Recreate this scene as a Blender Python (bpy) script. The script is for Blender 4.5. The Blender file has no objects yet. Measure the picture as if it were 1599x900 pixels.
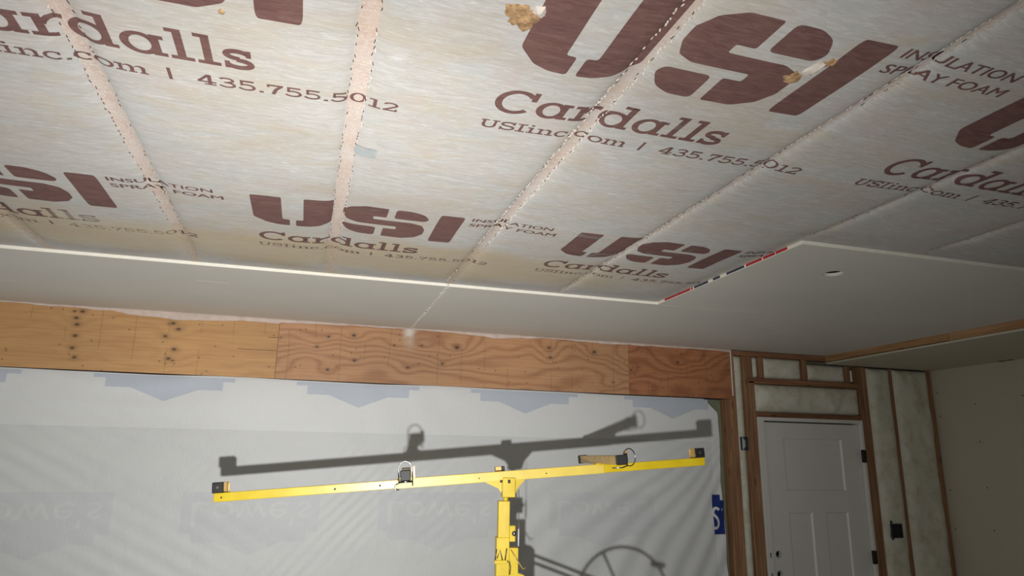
import bpy, bmesh, math, random
import numpy as np
from mathutils import Vector, Matrix

random.seed(7)
rng = np.random.default_rng(11)
scene = bpy.context.scene
COL = scene.collection

# ------------------------------------------------------------------ camera
CAM_Z = 1.74
PITCH, YAW, ROLL = 0.244109, 0.289913, 0.015599
fw = Vector((math.sin(YAW) * math.cos(PITCH), math.cos(YAW) * math.cos(PITCH), math.sin(PITCH)))
rt = Vector((math.cos(YAW), -math.sin(YAW), 0))
up = rt.cross(fw)
r2 = rt * math.cos(ROLL) + up * math.sin(ROLL)
u2 = up * math.cos(ROLL) - rt * math.sin(ROLL)
cam_data = bpy.data.cameras.new('camera')
cam_data.sensor_width = 36.0
cam_data.lens = 36.0 * 1065.8 / 1599.0
cam_data.clip_start = 0.05
cam = bpy.data.objects.new('camera', cam_data)
COL.objects.link(cam)
M = Matrix(((r2.x, u2.x, -fw.x, 0), (r2.y, u2.y, -fw.y, 0), (r2.z, u2.z, -fw.z, CAM_Z), (0, 0, 0, 1)))
cam.matrix_world = M
scene.camera = cam

# ------------------------------------------------------------------ world, light, exposure
world = bpy.data.worlds.new('night')
world.use_nodes = True
world.node_tree.nodes['Background'].inputs[0].default_value = (0.01, 0.01, 0.012, 1)
world.node_tree.nodes['Background'].inputs[1].default_value = 1.0
scene.world = world

# the one hand-held LED torch, just below the camera: a hot spot and a wide spill from the same head
LAMP_YAW, LAMP_PITCH = math.radians(3.6), math.radians(12.2)
ld = Vector((math.sin(LAMP_YAW) * math.cos(LAMP_PITCH), math.cos(LAMP_YAW) * math.cos(LAMP_PITCH), math.sin(LAMP_PITCH)))
for lname, power, cone in (('torch_hot_spot', 305, 79), ('torch_spill', 186, 146)):
    lamp = bpy.data.lights.new(lname, 'SPOT')
    lamp.energy = power
    lamp.color = (1.0, 0.99, 0.972)
    lamp.spot_size = math.radians(cone)
    lamp.spot_blend = 1.0
    lamp.shadow_soft_size = 0.022
    lamp_o = bpy.data.objects.new(lname, lamp)
    COL.objects.link(lamp_o)
    lamp_o.location = (-0.066, 0.111, 1.355)
    lamp_o.rotation_euler = ld.to_track_quat('-Z', 'Y').to_euler()

vs = scene.view_settings
vs.view_transform = 'Standard'
vs.look = 'None'
vs.exposure = 0.0
vs.gamma = 1.0
vs.use_curve_mapping = False

# ------------------------------------------------------------------ dimensions
CEIL = 2.624          # underside of the trusses
SHEET_T = 0.016
DRY = CEIL - SHEET_T  # underside of the ceiling drywall
YB = 4.70             # inner face of the back wall framing
XR = 5.27             # right wall
XL, YF = -3.6, -3.2
SEAM0, SEAM_D = 0.0627, 0.6096
ROW1_Y = 3.426        # near edge of the first drywall row
ROW2_Y = 2.212
ROW2_X = 1.897
SOFFIT = 2.54
SOFFIT_X = 4.15


# ------------------------------------------------------------------ helpers
def sr(r, g, b):
    def f(c):
        c /= 255.0
        return c / 12.92 if c <= 0.04045 else ((c + 0.055) / 1.055) ** 2.4
    return (f(r), f(g), f(b), 1.0)


def link(o, parent=None):
    COL.objects.link(o)
    if parent is not None:
        o.parent = parent
    return o


def mesh_obj(name, verts, faces, mat, parent=None, smooth=False):
    me = bpy.data.meshes.new(name)
    me.from_pydata([tuple(v) for v in verts], [], faces)
    if mat is not None:
        for m in (mat if isinstance(mat, (list, tuple)) else [mat]):
            me.materials.append(m)
    if smooth:
        me.polygons.foreach_set('use_smooth', [True] * len(me.polygons))
    me.update()
    return link(bpy.data.objects.new(name, me), parent)


def bm_obj(name, bm, mat, parent=None, smooth=False):
    me = bpy.data.meshes.new(name)
    bm.to_mesh(me)
    bm.free()
    for m in (mat if isinstance(mat, (list, tuple)) else [mat]):
        me.materials.append(m)
    if smooth:
        me.polygons.foreach_set('use_smooth', [True] * len(me.polygons))
    return link(bpy.data.objects.new(name, me), parent)


def empty(name, loc=(0, 0, 0), rz=0.0):
    o = bpy.data.objects.new(name, None)
    o.empty_display_size = 0.1
    o.location = loc
    o.rotation_euler = (0, 0, rz)
    return link(o)


def tag(o, label=None, cat=None, group=None, kind=None):
    if label:
        o['label'] = label
    if cat:
        o['category'] = cat
    if group:
        o['group'] = group
    if kind:
        o['kind'] = kind
    return o


def add_box(bm, x0, x1, y0, y1, z0, z1, bev=0.0, xf=None):
    res = bmesh.ops.create_cube(bm, size=1.0)
    vs_ = res['verts']
    for v in vs_:
        v.co = Vector((x0 + (v.co.x + 0.5) * (x1 - x0), y0 + (v.co.y + 0.5) * (y1 - y0), z0 + (v.co.z + 0.5) * (z1 - z0)))
    if bev > 0:
        es = list({e for v in vs_ for e in v.link_edges})
        r = bmesh.ops.bevel(bm, geom=es, offset=bev, segments=1, affect='EDGES')
        vs_ = list({v for f in r['faces'] for v in f.verts} | {v for v in vs_ if v.is_valid})
    if xf is not None:
        for v in vs_:
            v.co = xf(v.co)
    return vs_


def box(name, x0, x1, y0, y1, z0, z1, mat, parent=None, bev=0.0015, xf=None):
    bm = bmesh.new()
    add_box(bm, x0, x1, y0, y1, z0, z1, bev, xf)
    return bm_obj(name, bm, mat, parent)


def add_tube(bm, pts, r, seg=8, closed=False):
    pts = [Vector(p) for p in pts]
    n = len(pts)
    rings = []
    ref = None
    for i, p in enumerate(pts):
        if closed:
            t = (pts[(i + 1) % n] - pts[i - 1])
        else:
            t = pts[min(i + 1, n - 1)] - pts[max(i - 1, 0)]
        t.normalize()
        if ref is None:
            ref = Vector((0, 0, 1)) if abs(t.z) < 0.9 else Vector((1, 0, 0))
        a = t.cross(ref).normalized()
        b = a.cross(t).normalized()
        ref = b
        rings.append([bm.verts.new(p + a * (r * math.cos(2 * math.pi * k / seg)) + b * (r * math.sin(2 * math.pi * k / seg))) for k in range(seg)])
    m = n if closed else n - 1
    for i in range(m):
        A, B = rings[i], rings[(i + 1) % n]
        for k in range(seg):
            bm.faces.new((A[k], A[(k + 1) % seg], B[(k + 1) % seg], B[k]))
    if not closed:
        bm.faces.new(rings[0][::-1])
        bm.faces.new(rings[-1])


def tube(name, pts, r, mat, parent=None, seg=8, closed=False):
    bm = bmesh.new()
    add_tube(bm, pts, r, seg, closed)
    bmesh.ops.recalc_face_normals(bm, faces=bm.faces)
    return bm_obj(name, bm, mat, parent, smooth=True)


def plate_with_holes(outer, holes, to3, thick_vec):
    """flat plate from a 2-D outline with holes, given thickness; to3 maps (u, v) to 3-D."""
    bm = bmesh.new()
    edges = []
    for loop in [outer] + holes:
        vs_ = [bm.verts.new(to3(u, v)) for u, v in loop]
        for i in range(len(vs_)):
            edges.append(bm.edges.new((vs_[i], vs_[(i + 1) % len(vs_)])))
    bmesh.ops.triangle_fill(bm, edges=edges, use_beauty=True)
    faces = list(bm.faces)
    ext = bmesh.ops.extrude_face_region(bm, geom=faces, use_keep_orig=True)
    for v in [g for g in ext['geom'] if isinstance(g, bmesh.types.BMVert)]:
        v.co += Vector(thick_vec)
    bmesh.ops.recalc_face_normals(bm, faces=bm.faces)
    return bm


def circle2(cx, cy, r, n=28):
    return [(cx + r * math.cos(2 * math.pi * k / n), cy + r * math.sin(2 * math.pi * k / n)) for k in range(n)]


def value_noise(x, y, seed=0):
    """smooth 2-D value noise in numpy, about -1..1"""
    xi = np.floor(x).astype(np.int64)
    yi = np.floor(y).astype(np.int64)
    fx = x - xi
    fy = y - yi
    fx = fx * fx * (3 - 2 * fx)
    fy = fy * fy * (3 - 2 * fy)

    def h(a, b):
        n = (a * 374761393 + b * 668265263 + seed * 1442695041) & 0xFFFFFFFF
        n = ((n ^ (n >> 13)) * 1274126177) & 0xFFFFFFFF
        return ((n ^ (n >> 16)) & 0xFFFF) / 32767.5 - 1.0
    return (h(xi, yi) * (1 - fx) + h(xi + 1, yi) * fx) * (1 - fy) + (h(xi, yi + 1) * (1 - fx) + h(xi + 1, yi + 1) * fx) * fy


# ------------------------------------------------------------------ materials
def new_mat(name):
    m = bpy.data.materials.new(name)
    m.use_nodes = True
    nt = m.node_tree
    return m, nt, nt.nodes['Principled BSDF']


def nd(nt, typ, **kw):
    n = nt.nodes.new(typ)
    for k, v in kw.items():
        setattr(n, k, v)
    return n


def coords(nt, scale=(1, 1, 1), loc=(0, 0, 0)):
    tc = nd(nt, 'ShaderNodeTexCoord')
    mp = nd(nt, 'ShaderNodeMapping')
    mp.inputs['Scale'].default_value = scale
    mp.inputs['Location'].default_value = loc
    nt.links.new(tc.outputs['Object'], mp.inputs['Vector'])
    return mp.outputs['Vector']


def noise(nt, vec, scale, detail=4, rough=0.6, dist=0.0):
    n = nd(nt, 'ShaderNodeTexNoise')
    n.inputs['Scale'].default_value = scale
    n.inputs['Detail'].default_value = detail
    n.inputs['Roughness'].default_value = rough
    n.inputs['Distortion'].default_value = dist
    nt.links.new(vec, n.inputs['Vector'])
    return n.outputs['Fac']


def ramp(nt, fac, stops):
    r = nd(nt, 'ShaderNodeValToRGB')
    el = r.color_ramp.elements
    while len(el) < len(stops):
        el.new(0.5)
    for e, (p, c) in zip(el, stops):
        e.position = p
        e.color = c if len(c) == 4 else (*c, 1)
    nt.links.new(fac, r.inputs['Fac'])
    return r.outputs['Color']


def mix(nt, fac, a, b, blend='MIX'):
    n = nd(nt, 'ShaderNodeMix', data_type='RGBA', blend_type=blend)
    for sock, val in ((n.inputs[0], fac), (n.inputs[6], a), (n.inputs[7], b)):
        if hasattr(val, 'is_output') or isinstance(val, bpy.types.NodeSocket):
            nt.links.new(val, sock)
        else:
            sock.default_value = val
    return n.outputs[2]


def math_n(nt, op, a, b=None, c=None, clamp=False):
    n = nd(nt, 'ShaderNodeMath', operation=op, use_clamp=clamp)
    for i, v in enumerate((a, b, c)):
        if v is None:
            continue
        if isinstance(v, bpy.types.NodeSocket):
            nt.links.new(v, n.inputs[i])
        else:
            n.inputs[i].default_value = v
    return n.outputs[0]


def smooth_range(nt, v, a, b):
    n = nd(nt, 'ShaderNodeMapRange', interpolation_type='SMOOTHSTEP')
    nt.links.new(v, n.inputs[0])
    n.inputs[1].default_value = a
    n.inputs[2].default_value = b
    return n.outputs[0]


def bump(nt, bsdf, height, strength=0.3, dist=0.002):
    b = nd(nt, 'ShaderNodeBump')
    b.inputs['Strength'].default_value = strength
    b.inputs['Distance'].default_value = dist
    nt.links.new(height, b.inputs['Height'])
    nt.links.new(b.outputs['Normal'], bsdf.inputs['Normal'])


def plain(name, col, rough=0.5, metal=0.0, var=0.06, scale=30, bumps=0.0, spec=None):
    m, nt, b = new_mat(name)
    v = coords(nt)
    n = noise(nt, v, scale, 4, 0.6)
    d = tuple(max(0, c * (1 - var * 2)) for c in col[:3]) + (1,)
    l = tuple(min(1, c * (1 + var)) for c in col[:3]) + (1,)
    nt.links.new(ramp(nt, n, [(0.3, d), (0.7, l)]), b.inputs['Base Color'])
    b.inputs['Roughness'].default_value = rough
    b.inputs['Metallic'].default_value = metal
    if spec is not None:
        b.inputs['Specular IOR Level'].default_value = spec
    if bumps > 0:
        bump(nt, b, noise(nt, v, scale * 4, 3), bumps, 0.002)
    return m


def net_material(name, strip=False):
    """non-woven insulation netting: fibrous, mottled; strip = where it is stapled flat against a truss"""
    m, nt, b = new_mat(name)
    fib = noise(nt, coords(nt, (16, 85, 20)), 1.0, 5, 0.7, 0.9)
    fib2 = noise(nt, coords(nt, (38, 190, 30), (3, 1, 0)), 1.0, 3, 0.6, 1.2)
    blot = noise(nt, coords(nt, (5.5, 11, 3)), 1.0, 4, 0.6, 0.6)
    blot2 = noise(nt, coords(nt, (4.2, 8.0, 3), (9, 4, 0)), 1.0, 4, 0.6, 0.6)
    blot3 = noise(nt, coords(nt, (2.1, 4.0, 3), (2, 14, 0)), 1.0, 3, 0.6, 0.4)
    col = ramp(nt, fib, [(0.28, sr(180, 175, 167)), (0.52, sr(195, 192, 187)), (0.74, sr(211, 210, 207))])
    col = mix(nt, math_n(nt, 'MULTIPLY', smooth_range(nt, blot, 0.48, 0.70), 0.5), col, sr(194, 182, 162))
    col = mix(nt, math_n(nt, 'MULTIPLY', smooth_range(nt, blot2, 0.50, 0.70), 0.45), col, sr(196, 182, 178))
    col = mix(nt, math_n(nt, 'MULTIPLY', smooth_range(nt, blot2, 0.48, 0.28), 0.5), col, sr(184, 189, 187))
    col = mix(nt, math_n(nt, 'MULTIPLY', smooth_range(nt, blot3, 0.5, 0.66), 0.35), col, sr(186, 172, 152))
    col = mix(nt, math_n(nt, 'MULTIPLY', smooth_range(nt, fib2, 0.56, 0.75), 0.45), col, sr(232, 231, 228))
    # foam dust on the fabric along the drywall edge
    sep = nd(nt, 'ShaderNodeSeparateXYZ')
    nt.links.new(coords(nt), sep.inputs[0])
    yy = math_n(nt, 'ADD', sep.outputs[1], math_n(nt, 'MULTIPLY', math_n(nt, 'SUBTRACT', noise(nt, coords(nt, (1.6, 3, 1)), 1.0, 2), 0.5), 0.55))
    band = math_n(nt, 'MULTIPLY', smooth_range(nt, yy, 2.72, 2.90), smooth_range(nt, yy, 3.36, 3.12))
    band = math_n(nt, 'MULTIPLY', band, smooth_range(nt, sep.outputs[0], 2.0, 0.9))
    col = mix(nt, math_n(nt, 'MULTIPLY', band, 0.62), col, sr(196, 176, 138))
    if strip:
        w = noise(nt, coords(nt, (30, 9, 10), (5, 0, 0)), 1.0, 4, 0.7, 0.3)
        wc = ramp(nt, w, [(0.32, sr(198, 146, 122)), (0.50, sr(212, 182, 164)), (0.68, sr(216, 202, 192))])
        far = smooth_range(nt, yy, 2.80, 2.95)
        wc = mix(nt, far, wc, sr(178, 150, 112))
        wc = mix(nt, smooth_range(nt, noise(nt, coords(nt, (160, 160, 10)), 1.0, 2), 0.5, 0.62), wc, sr(228, 212, 198))
        for ax, kk in ((0, 1500.0), (1, 1100.0)):      # woven scrim
            wv_ = math_n(nt, 'SINE', math_n(nt, 'MULTIPLY', sep.outputs[ax], kk))
            wc = mix(nt, math_n(nt, 'MULTIPLY', smooth_range(nt, wv_, 0.2, 0.9), 0.30), wc, sr(226, 214, 204))
        near = smooth_range(nt, sep.outputs[1], 1.7, 1.0)
        wc = mix(nt, math_n(nt, 'MULTIPLY', near, 0.35), wc, sr(200, 148, 122))
        col = mix(nt, math_n(nt, 'SUBTRACT', 0.58, math_n(nt, 'MULTIPLY', smooth_range(nt, sep.outputs[0], 0.2, 1.2), 0.26)), col, wc)
    nt.links.new(col, b.inputs['Base Color'])
    b.inputs['Roughness'].default_value = 0.75
    b.inputs['Specular IOR Level'].default_value = 0.25
    h = math_n(nt, 'ADD', fib, math_n(nt, 'MULTIPLY', blot, 1.6))
    bump(nt, b, h, 0.3, 0.004)
    return m


def ink_material():
    m, nt, b = new_mat('maroon_ink')
    fib = noise(nt, coords(nt, (16, 85, 20)), 1.0, 5, 0.7, 0.9)
    bl = noise(nt, coords(nt, (5, 14, 5), (2, 7, 0)), 1.0, 3, 0.6)
    col = ramp(nt, fib, [(0.28, sr(100, 71, 69)), (0.52, sr(117, 86, 82)), (0.76, sr(138, 106, 100))])
    col = mix(nt, math_n(nt, 'MULTIPLY', smooth_range(nt, bl, 0.45, 0.7), 0.4), col, sr(128, 98, 86))
    nt.links.new(col, b.inputs['Base Color'])
    b.inputs['Roughness'].default_value = 0.7
    b.inputs['Specular IOR Level'].default_value = 0.2
    # the far rows of small print are partly dusted over
    sep = nd(nt, 'ShaderNodeSeparateXYZ')
    nt.links.new(coords(nt), sep.inputs[0])
    nz = noise(nt, coords(nt, (4.5, 9, 1), (1.3, 0.4, 0)), 1.0, 2)
    yy = math_n(nt, 'ADD', sep.outputs[1], math_n(nt, 'MULTIPLY', math_n(nt, 'SUBTRACT', nz, 0.5), 0.5))
    fade = math_n(nt, 'MULTIPLY', smooth_range(nt, yy, 2.86, 3.04), 0.58)
    left = math_n(nt, 'MULTIPLY', smooth_range(nt, sep.outputs[0], -1.02, -0.95), smooth_range(nt, sep.outputs[1], 2.72, 2.80))
    fade = math_n(nt, 'MAXIMUM', fade, math_n(nt, 'MULTIPLY', math_n(nt, 'MULTIPLY', left, smooth_range(nt, sep.outputs[0], -0.5, -0.62)), 0.72))
    wear = math_n(nt, 'MULTIPLY', smooth_range(nt, nz, 0.60, 0.72), 0.5)
    fade = math_n(nt, 'MAXIMUM', fade, wear)
    fade = math_n(nt, 'MULTIPLY', fade, smooth_range(nt, sep.outputs[1], 1.36, 1.5))
    b.inputs['Alpha'].default_value = 1.0
    nt.links.new(math_n(nt, 'SUBTRACT', 1.0, fade), b.inputs['Alpha'])
    return m


def wood_material(name, axis, dark, mid, light, rings=40):
    m, nt, b = new_mat(name)
    s = [55, 55, 55]
    s[axis] = 2.2
    oi = nd(nt, 'ShaderNodeObjectInfo')
    tc = nd(nt, 'ShaderNodeTexCoord')
    ad = nd(nt, 'ShaderNodeVectorMath', operation='ADD')
    sc_ = nd(nt, 'ShaderNodeVectorMath', operation='SCALE')
    cmb = nd(nt, 'ShaderNodeCombineXYZ')
    for i in range(3):
        nt.links.new(oi.outputs['Random'], cmb.inputs[i])
    nt.links.new(cmb.outputs[0], sc_.inputs[0])
    sc_.inputs['Scale'].default_value = 13.0
    nt.links.new(tc.outputs['Object'], ad.inputs[0])
    nt.links.new(sc_.outputs[0], ad.inputs[1])
    mp = nd(nt, 'ShaderNodeMapping')
    mp.inputs['Scale'].default_value = s
    nt.links.new(ad.outputs[0], mp.inputs['Vector'])
    g = noise(nt, mp.outputs[0], 1.0, 4, 0.6, 0.5)
    col = ramp(nt, g, [(0.3, dark), (0.52, mid), (0.72, light)])
    v2 = nd(nt, 'ShaderNodeMapping')
    s2 = [14, 14, 14]
    s2[axis] = 3.5
    v2.inputs['Scale'].default_value = s2
    nt.links.new(ad.outputs[0], v2.inputs['Vector'])
    k = nd(nt, 'ShaderNodeTexVoronoi')
    k.inputs['Scale'].default_value = 1.0
    nt.links.new(v2.outputs[0], k.inputs['Vector'])
    kn = smooth_range(nt, k.outputs['Distance'], 0.16, 0.07)
    col = mix(nt, math_n(nt, 'MULTIPLY', kn, 0.6), col, tuple(c * 0.35 for c in dark[:3]) + (1,))
    hv = nd(nt, 'ShaderNodeHueSaturation')
    nt.links.new(col, hv.inputs['Color'])
    nt.links.new(math_n(nt, 'ADD', math_n(nt, 'MULTIPLY', oi.outputs['Random'], 0.3), 0.85), hv.inputs['Value'])
    nt.links.new(hv.outputs[0], b.inputs['Base Color'])
    b.inputs['Roughness'].default_value = 0.7
    bump(nt, b, g, 0.25, 0.0015)
    return m


def vcol_material(name, rough=0.6):
    m, nt, b = new_mat(name)
    a = nd(nt, 'ShaderNodeVertexColor', layer_name='tint')
    g = noise(nt, coords(nt, (9, 200, 260)), 1.0, 3)
    nt.links.new(mix(nt, 0.35, a.outputs['Color'], ramp(nt, g, [(0.3, (0.55, 0.55, 0.55, 1)), (0.7, (1, 1, 1, 1))]), 'MULTIPLY'), b.inputs['Base Color'])
    b.inputs['Roughness'].default_value = rough
    bump(nt, b, g, 0.2, 0.001)
    return m


def drywall_material(name, col, var=0.025):
    m, nt, b = new_mat(name)
    n1 = noise(nt, coords(nt), 1.7, 4, 0.6)
    n2 = noise(nt, coords(nt), 45, 3, 0.6)
    d = tuple(c * (1 - var * 2.5) for c in col[:3]) + (1,)
    c1 = ramp(nt, n1, [(0.3, d), (0.7, col)])
    c1 = mix(nt, math_n(nt, 'MULTIPLY', n2, 0.12), c1, tuple(c * 0.8 for c in col[:3]) + (1,))
    nt.links.new(c1, b.inputs['Base Color'])
    b.inputs['Roughness'].default_value = 0.75
    b.inputs['Specular IOR Level'].default_value = 0.3
    bump(nt, b, n2, 0.06, 0.001)
    return m


def wrap_material(name, col, rough=0.48):
    m, nt, b = new_mat(name)
    n1 = noise(nt, coords(nt, (1.1, 1, 1.6)), 1.0, 3)
    c1 = ramp(nt, n1, [(0.3, tuple(c * 0.94 for c in col[:3]) + (1,)), (0.7, col)])
    nt.links.new(c1, b.inputs['Base Color'])
    b.inputs['Roughness'].default_value = rough
    b.inputs['Specular IOR Level'].default_value = 0.35
    wv = noise(nt, coords(nt, (38, 10, 26)), 1.0, 3, 0.55, 0.7)
    bump(nt, b, wv, 0.24, 0.006)
    return m


def insulation_material():
    m, nt, b = new_mat('spray_insulation')
    n1 = noise(nt, coords(nt), 9, 5, 0.65, 0.4)
    n2 = noise(nt, coords(nt), 70, 4, 0.6)
    c1 = ramp(nt, n1, [(0.28, sr(196, 188, 164)), (0.5, sr(214, 211, 194)), (0.72, sr(224, 224, 212))])
    nt.links.new(c1, b.inputs['Base Color'])
    b.inputs['Roughness'].default_value = 0.85
    b.inputs['Specular IOR Level'].default_value = 0.15
    bump(nt, b, math_n(nt, 'ADD', n1, math_n(nt, 'MULTIPLY', n2, 0.4)), 0.5, 0.006)
    return m


def yellow_material():
    m, nt, b = new_mat('yellow_enamel')
    n1 = noise(nt, coords(nt), 60, 5, 0.7)
    col = ramp(nt, noise(nt, coords(nt), 9, 3), [(0.3, sr(214, 184, 20)), (0.7, sr(230, 202, 40))])
    col = mix(nt, smooth_range(nt, n1, 0.66, 0.72), col, sr(120, 96, 40))
    nt.links.new(col, b.inputs['Base Color'])
    b.inputs['Roughness'].default_value = 0.33
    b.inputs['Specular IOR Level'].default_value = 0.55
    return m


M_NET = net_material('insulation_netting')
M_STRIP = net_material('netting_on_truss', True)
M_INK = ink_material()
M_DRY = drywall_material('ceiling_drywall_paper', sr(226, 222, 212))
M_DRYW = drywall_material('wall_drywall_paper', sr(204, 198, 178))
M_EDGE = plain('drywall_edge_paper', sr(238, 234, 220), 0.7, var=0.03)
M_ROOM = drywall_material('room_drywall', sr(226, 228, 230))
M_CONC = plain('concrete', sr(182, 186, 190), 0.8, var=0.1, scale=6, bumps=0.1)
M_WZ = wood_material('stud_lumber', 2, sr(120, 84, 58), sr(154, 114, 82), sr(178, 140, 106))
M_WX = wood_material('plate_lumber', 0, sr(116, 78, 52), sr(146, 104, 74), sr(170, 128, 96))
M_WY = wood_material('furring_lumber', 1, sr(146, 106, 70), sr(178, 136, 94), sr(196, 156, 114))
M_PLY = vcol_material('plywood_face')
M_WRAP = wrap_material('house_wrap', sr(216, 218, 217))
M_WRAP2 = wrap_material('house_wrap_double', sr(226, 228, 227))
M_GHOST = wrap_material('ghost_print_blue', sr(196, 203, 214))
M_GHOST2 = wrap_material('ghost_print_grey', sr(210, 213, 215))
M_NAVY = plain('navy_print', sr(34, 52, 122), 0.45, var=0.05)
M_WHITEP = plain('white_print', sr(222, 224, 226), 0.5, var=0.02)
M_INS = insulation_material()
M_FOAM = plain('tan_foam', sr(190, 152, 110), 0.9, var=0.26, scale=110, bumps=1.0)
M_FOAMW = plain('white_foam', sr(224, 214, 200), 0.85, var=0.1, scale=50, bumps=0.5)
M_BLEED = plain('pink_white_overspray', sr(218, 200, 188), 0.85, var=0.07, scale=18, bumps=0.3)
M_DOOR = plain('white_door_paint', sr(222, 220, 214), 0.45, var=0.015, scale=5)
M_BLACK = plain('black_rubber', sr(26, 26, 27), 0.55, var=0.1)
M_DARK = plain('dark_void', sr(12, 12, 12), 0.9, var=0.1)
M_BBOX = plain('black_plastic', sr(34, 36, 46), 0.4, var=0.1)
M_BLUE = plain('blue_plastic', sr(60, 68, 90), 0.45, var=0.1)
M_STAPLE = plain('staple_steel', sr(92, 86, 80), 0.5, 0.2, var=0.2)
M_YEL = yellow_material()
M_YEL2 = plain('glare_yellow_enamel', sr(232, 206, 92), 0.38, var=0.05, scale=14)  # paler yellow paints the broad glare on the main crossbar
M_TAN = plain('zinc_yellow_steel', sr(206, 172, 104), 0.35, 0.35, var=0.12, scale=25)
M_CHROME = plain('chrome', sr(150, 150, 150), 0.25, 1.0, var=0.02)
M_STEEL = plain('dull_steel', sr(120, 112, 96), 0.4, 0.7, var=0.12)
M_RED = plain('red_end_tape', sr(186, 44, 52), 0.5, var=0.08)
M_NAVYT = plain('navy_end_tape', sr(58, 66, 88), 0.5, var=0.08)
M_GREYT = plain('grey_tape', sr(176, 182, 182), 0.5, var=0.04, bumps=0.1)
M_GREEN = plain('grey_green_sheathing', sr(132, 136, 112), 0.8, var=0.1, scale=12)
M_SCUFF = plain('chalk_white_scuff', sr(226, 222, 212), 0.8, var=0.04)
M_SCREW = plain('screw_head', sr(40, 36, 30), 0.6, 0.3, var=0.1)

# ================================================================== SETTING
# ---- floor and the walls out of frame
tag(box('floor', XL, XR, YF, YB + 0.3, -0.12, 0.0, M_CONC, bev=0), kind='structure', label='grey concrete garage floor')
tag(box('wall_left', XL - 0.1, XL, YF, YB + 0.3, 0.0, 2.9, M_ROOM, bev=0), kind='structure', label='plain drywall side wall')
tag(box('wall_front', XL, XR, YF - 0.1, YF, 0.0, 2.9, M_ROOM, bev=0), kind='structure', label='plain drywall wall opposite the garage door')


# ---- ceiling: netting stapled to the trusses
def seam_x(k):
    return SEAM0 + SEAM_D * k




def strip_h(k):
    """half width of the flat stapled strip; further right the fabric is pinched tighter"""
    return 0.021 if k <= 0 else (0.018 if k == 1 else 0.009)


def sstep(t):
    t = min(1.0, max(0.0, t))
    return t * t * (3 - 2 * t)


def net_drop(x, y):
    k = round((x - SEAM0) / SEAM_D)
    d = abs(x - seam_x(k)) - strip_h(k)
    if d <= 0:
        return 0.0
    g = 0.72 * (1 - math.exp(-d / 0.016)) + 0.28 * math.sin(min(d, 0.2838) / 0.2838 * math.pi / 2)
    if x < ROW2_X:
        t = (ROW1_Y - 0.01 - y) / 0.22
        if y > ROW2_Y - 0.1:
            t = min(t, (ROW2_X - x) / 0.12)
    else:
        t = (ROW2_Y - 0.01 - y) / 0.22
    A = 0.015 * (0.04 + 0.96 * sstep(t))
    w = 0.0012 * math.sin(9.1 * y + 3.7 * x) + 0.0009 * math.sin(17.3 * y - 6.1 * x + 1.7)
    return A * g + w * g * sstep(t)


def net_z(x, y):
    return CEIL - net_drop(x, y)


xs = []
for k in range(-7, 9):
    c = seam_x(k)
    STRIP_H, R = strip_h(k), strip_h(k + 1)
    for o in (-STRIP_H, STRIP_H, STRIP_H + 0.006, STRIP_H + 0.014, STRIP_H + 0.028, STRIP_H + 0.055, STRIP_H + 0.1, STRIP_H + 0.17, SEAM_D / 2,
              SEAM_D - R - 0.17, SEAM_D - R - 0.1, SEAM_D - R - 0.055, SEAM_D - R - 0.028, SEAM_D - R - 0.014, SEAM_D - R - 0.006):
        xs.append(c + o)
xs = sorted(x for x in xs if XL < x < SOFFIT_X) + [ROW2_X, ROW2_X + 0.03]
xs = sorted(set([XL] + xs + [SOFFIT_X]))
ys = [YF + i * 0.1 for i in range(30)]
ys = [y for y in ys if y < 0.0] + [0.0 + 0.04 * i for i in range(85)] + [3.38, 3.40, 3.42, ROW1_Y + 0.03]
ys = sorted(set(round(y, 4) for y in ys if y <= ROW1_Y + 0.03))
verts = [(x, y, net_z(x, y)) for y in ys for x in xs]
faces, slots = [], []
nx = len(xs)
for j in range(len(ys) - 1):
    for i in range(nx - 1):
        xm = (xs[i] + xs[i + 1]) / 2
        if xm > ROW2_X + 0.03 and ys[j] > ROW2_Y + 0.02:
            continue
        a = j * nx + i
        faces.append((a, a + nx, a + nx + 1, a + 1))
        kk = round((xm - SEAM0) / SEAM_D)
        slots.append(1 if abs(xm - seam_x(kk)) < strip_h(kk) else 0)
ceiling = mesh_obj('ceiling', verts, faces, [M_NET, M_STRIP], None, smooth=True)
ceiling.data.polygons.foreach_set('material_index', slots)
tag(ceiling, kind='structure', label='white fibrous insulation netting stapled across the ceiling trusses')

# staples along both edges of every truss
bm = bmesh.new()
for k in range(-3, 6):
    c = seam_x(k)
    for side in (-1, 1):
        y = 0.5
        while y < 3.38:
            y += random.uniform(0.016, 0.034)
            x = c + side * (strip_h(k) + random.uniform(-0.004, 0.003))
            if x > ROW2_X - 0.01 and y > ROW2_Y - 0.02:
                break
            if random.random() < ((0.55 if side > 0 else 0.35) if k < 2 else (0.9 if side > 0 else 0.65)) or (y > 2.85 and random.random() < 0.85):
                continue
            L = random.uniform(0.004, 0.007)
            z = net_z(x, y)
            a = random.uniform(-0.25, 0.25)
            add_box(bm, x - 0.0009, x + 0.0009, y - L, y + L, z - 0.0016, z - 0.0002,
                    xf=lambda v, a=a, x=x, y=y: Vector((x + (v.x - x) * math.cos(a) - (v.y - y) * math.sin(a), y + (v.x - x) * math.sin(a) + (v.y - y) * math.cos(a), v.z)))
tag(bm_obj('staples', bm, M_STAPLE, ceiling), kind='stuff', label='rows of dark staples along the truss seams')

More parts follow.
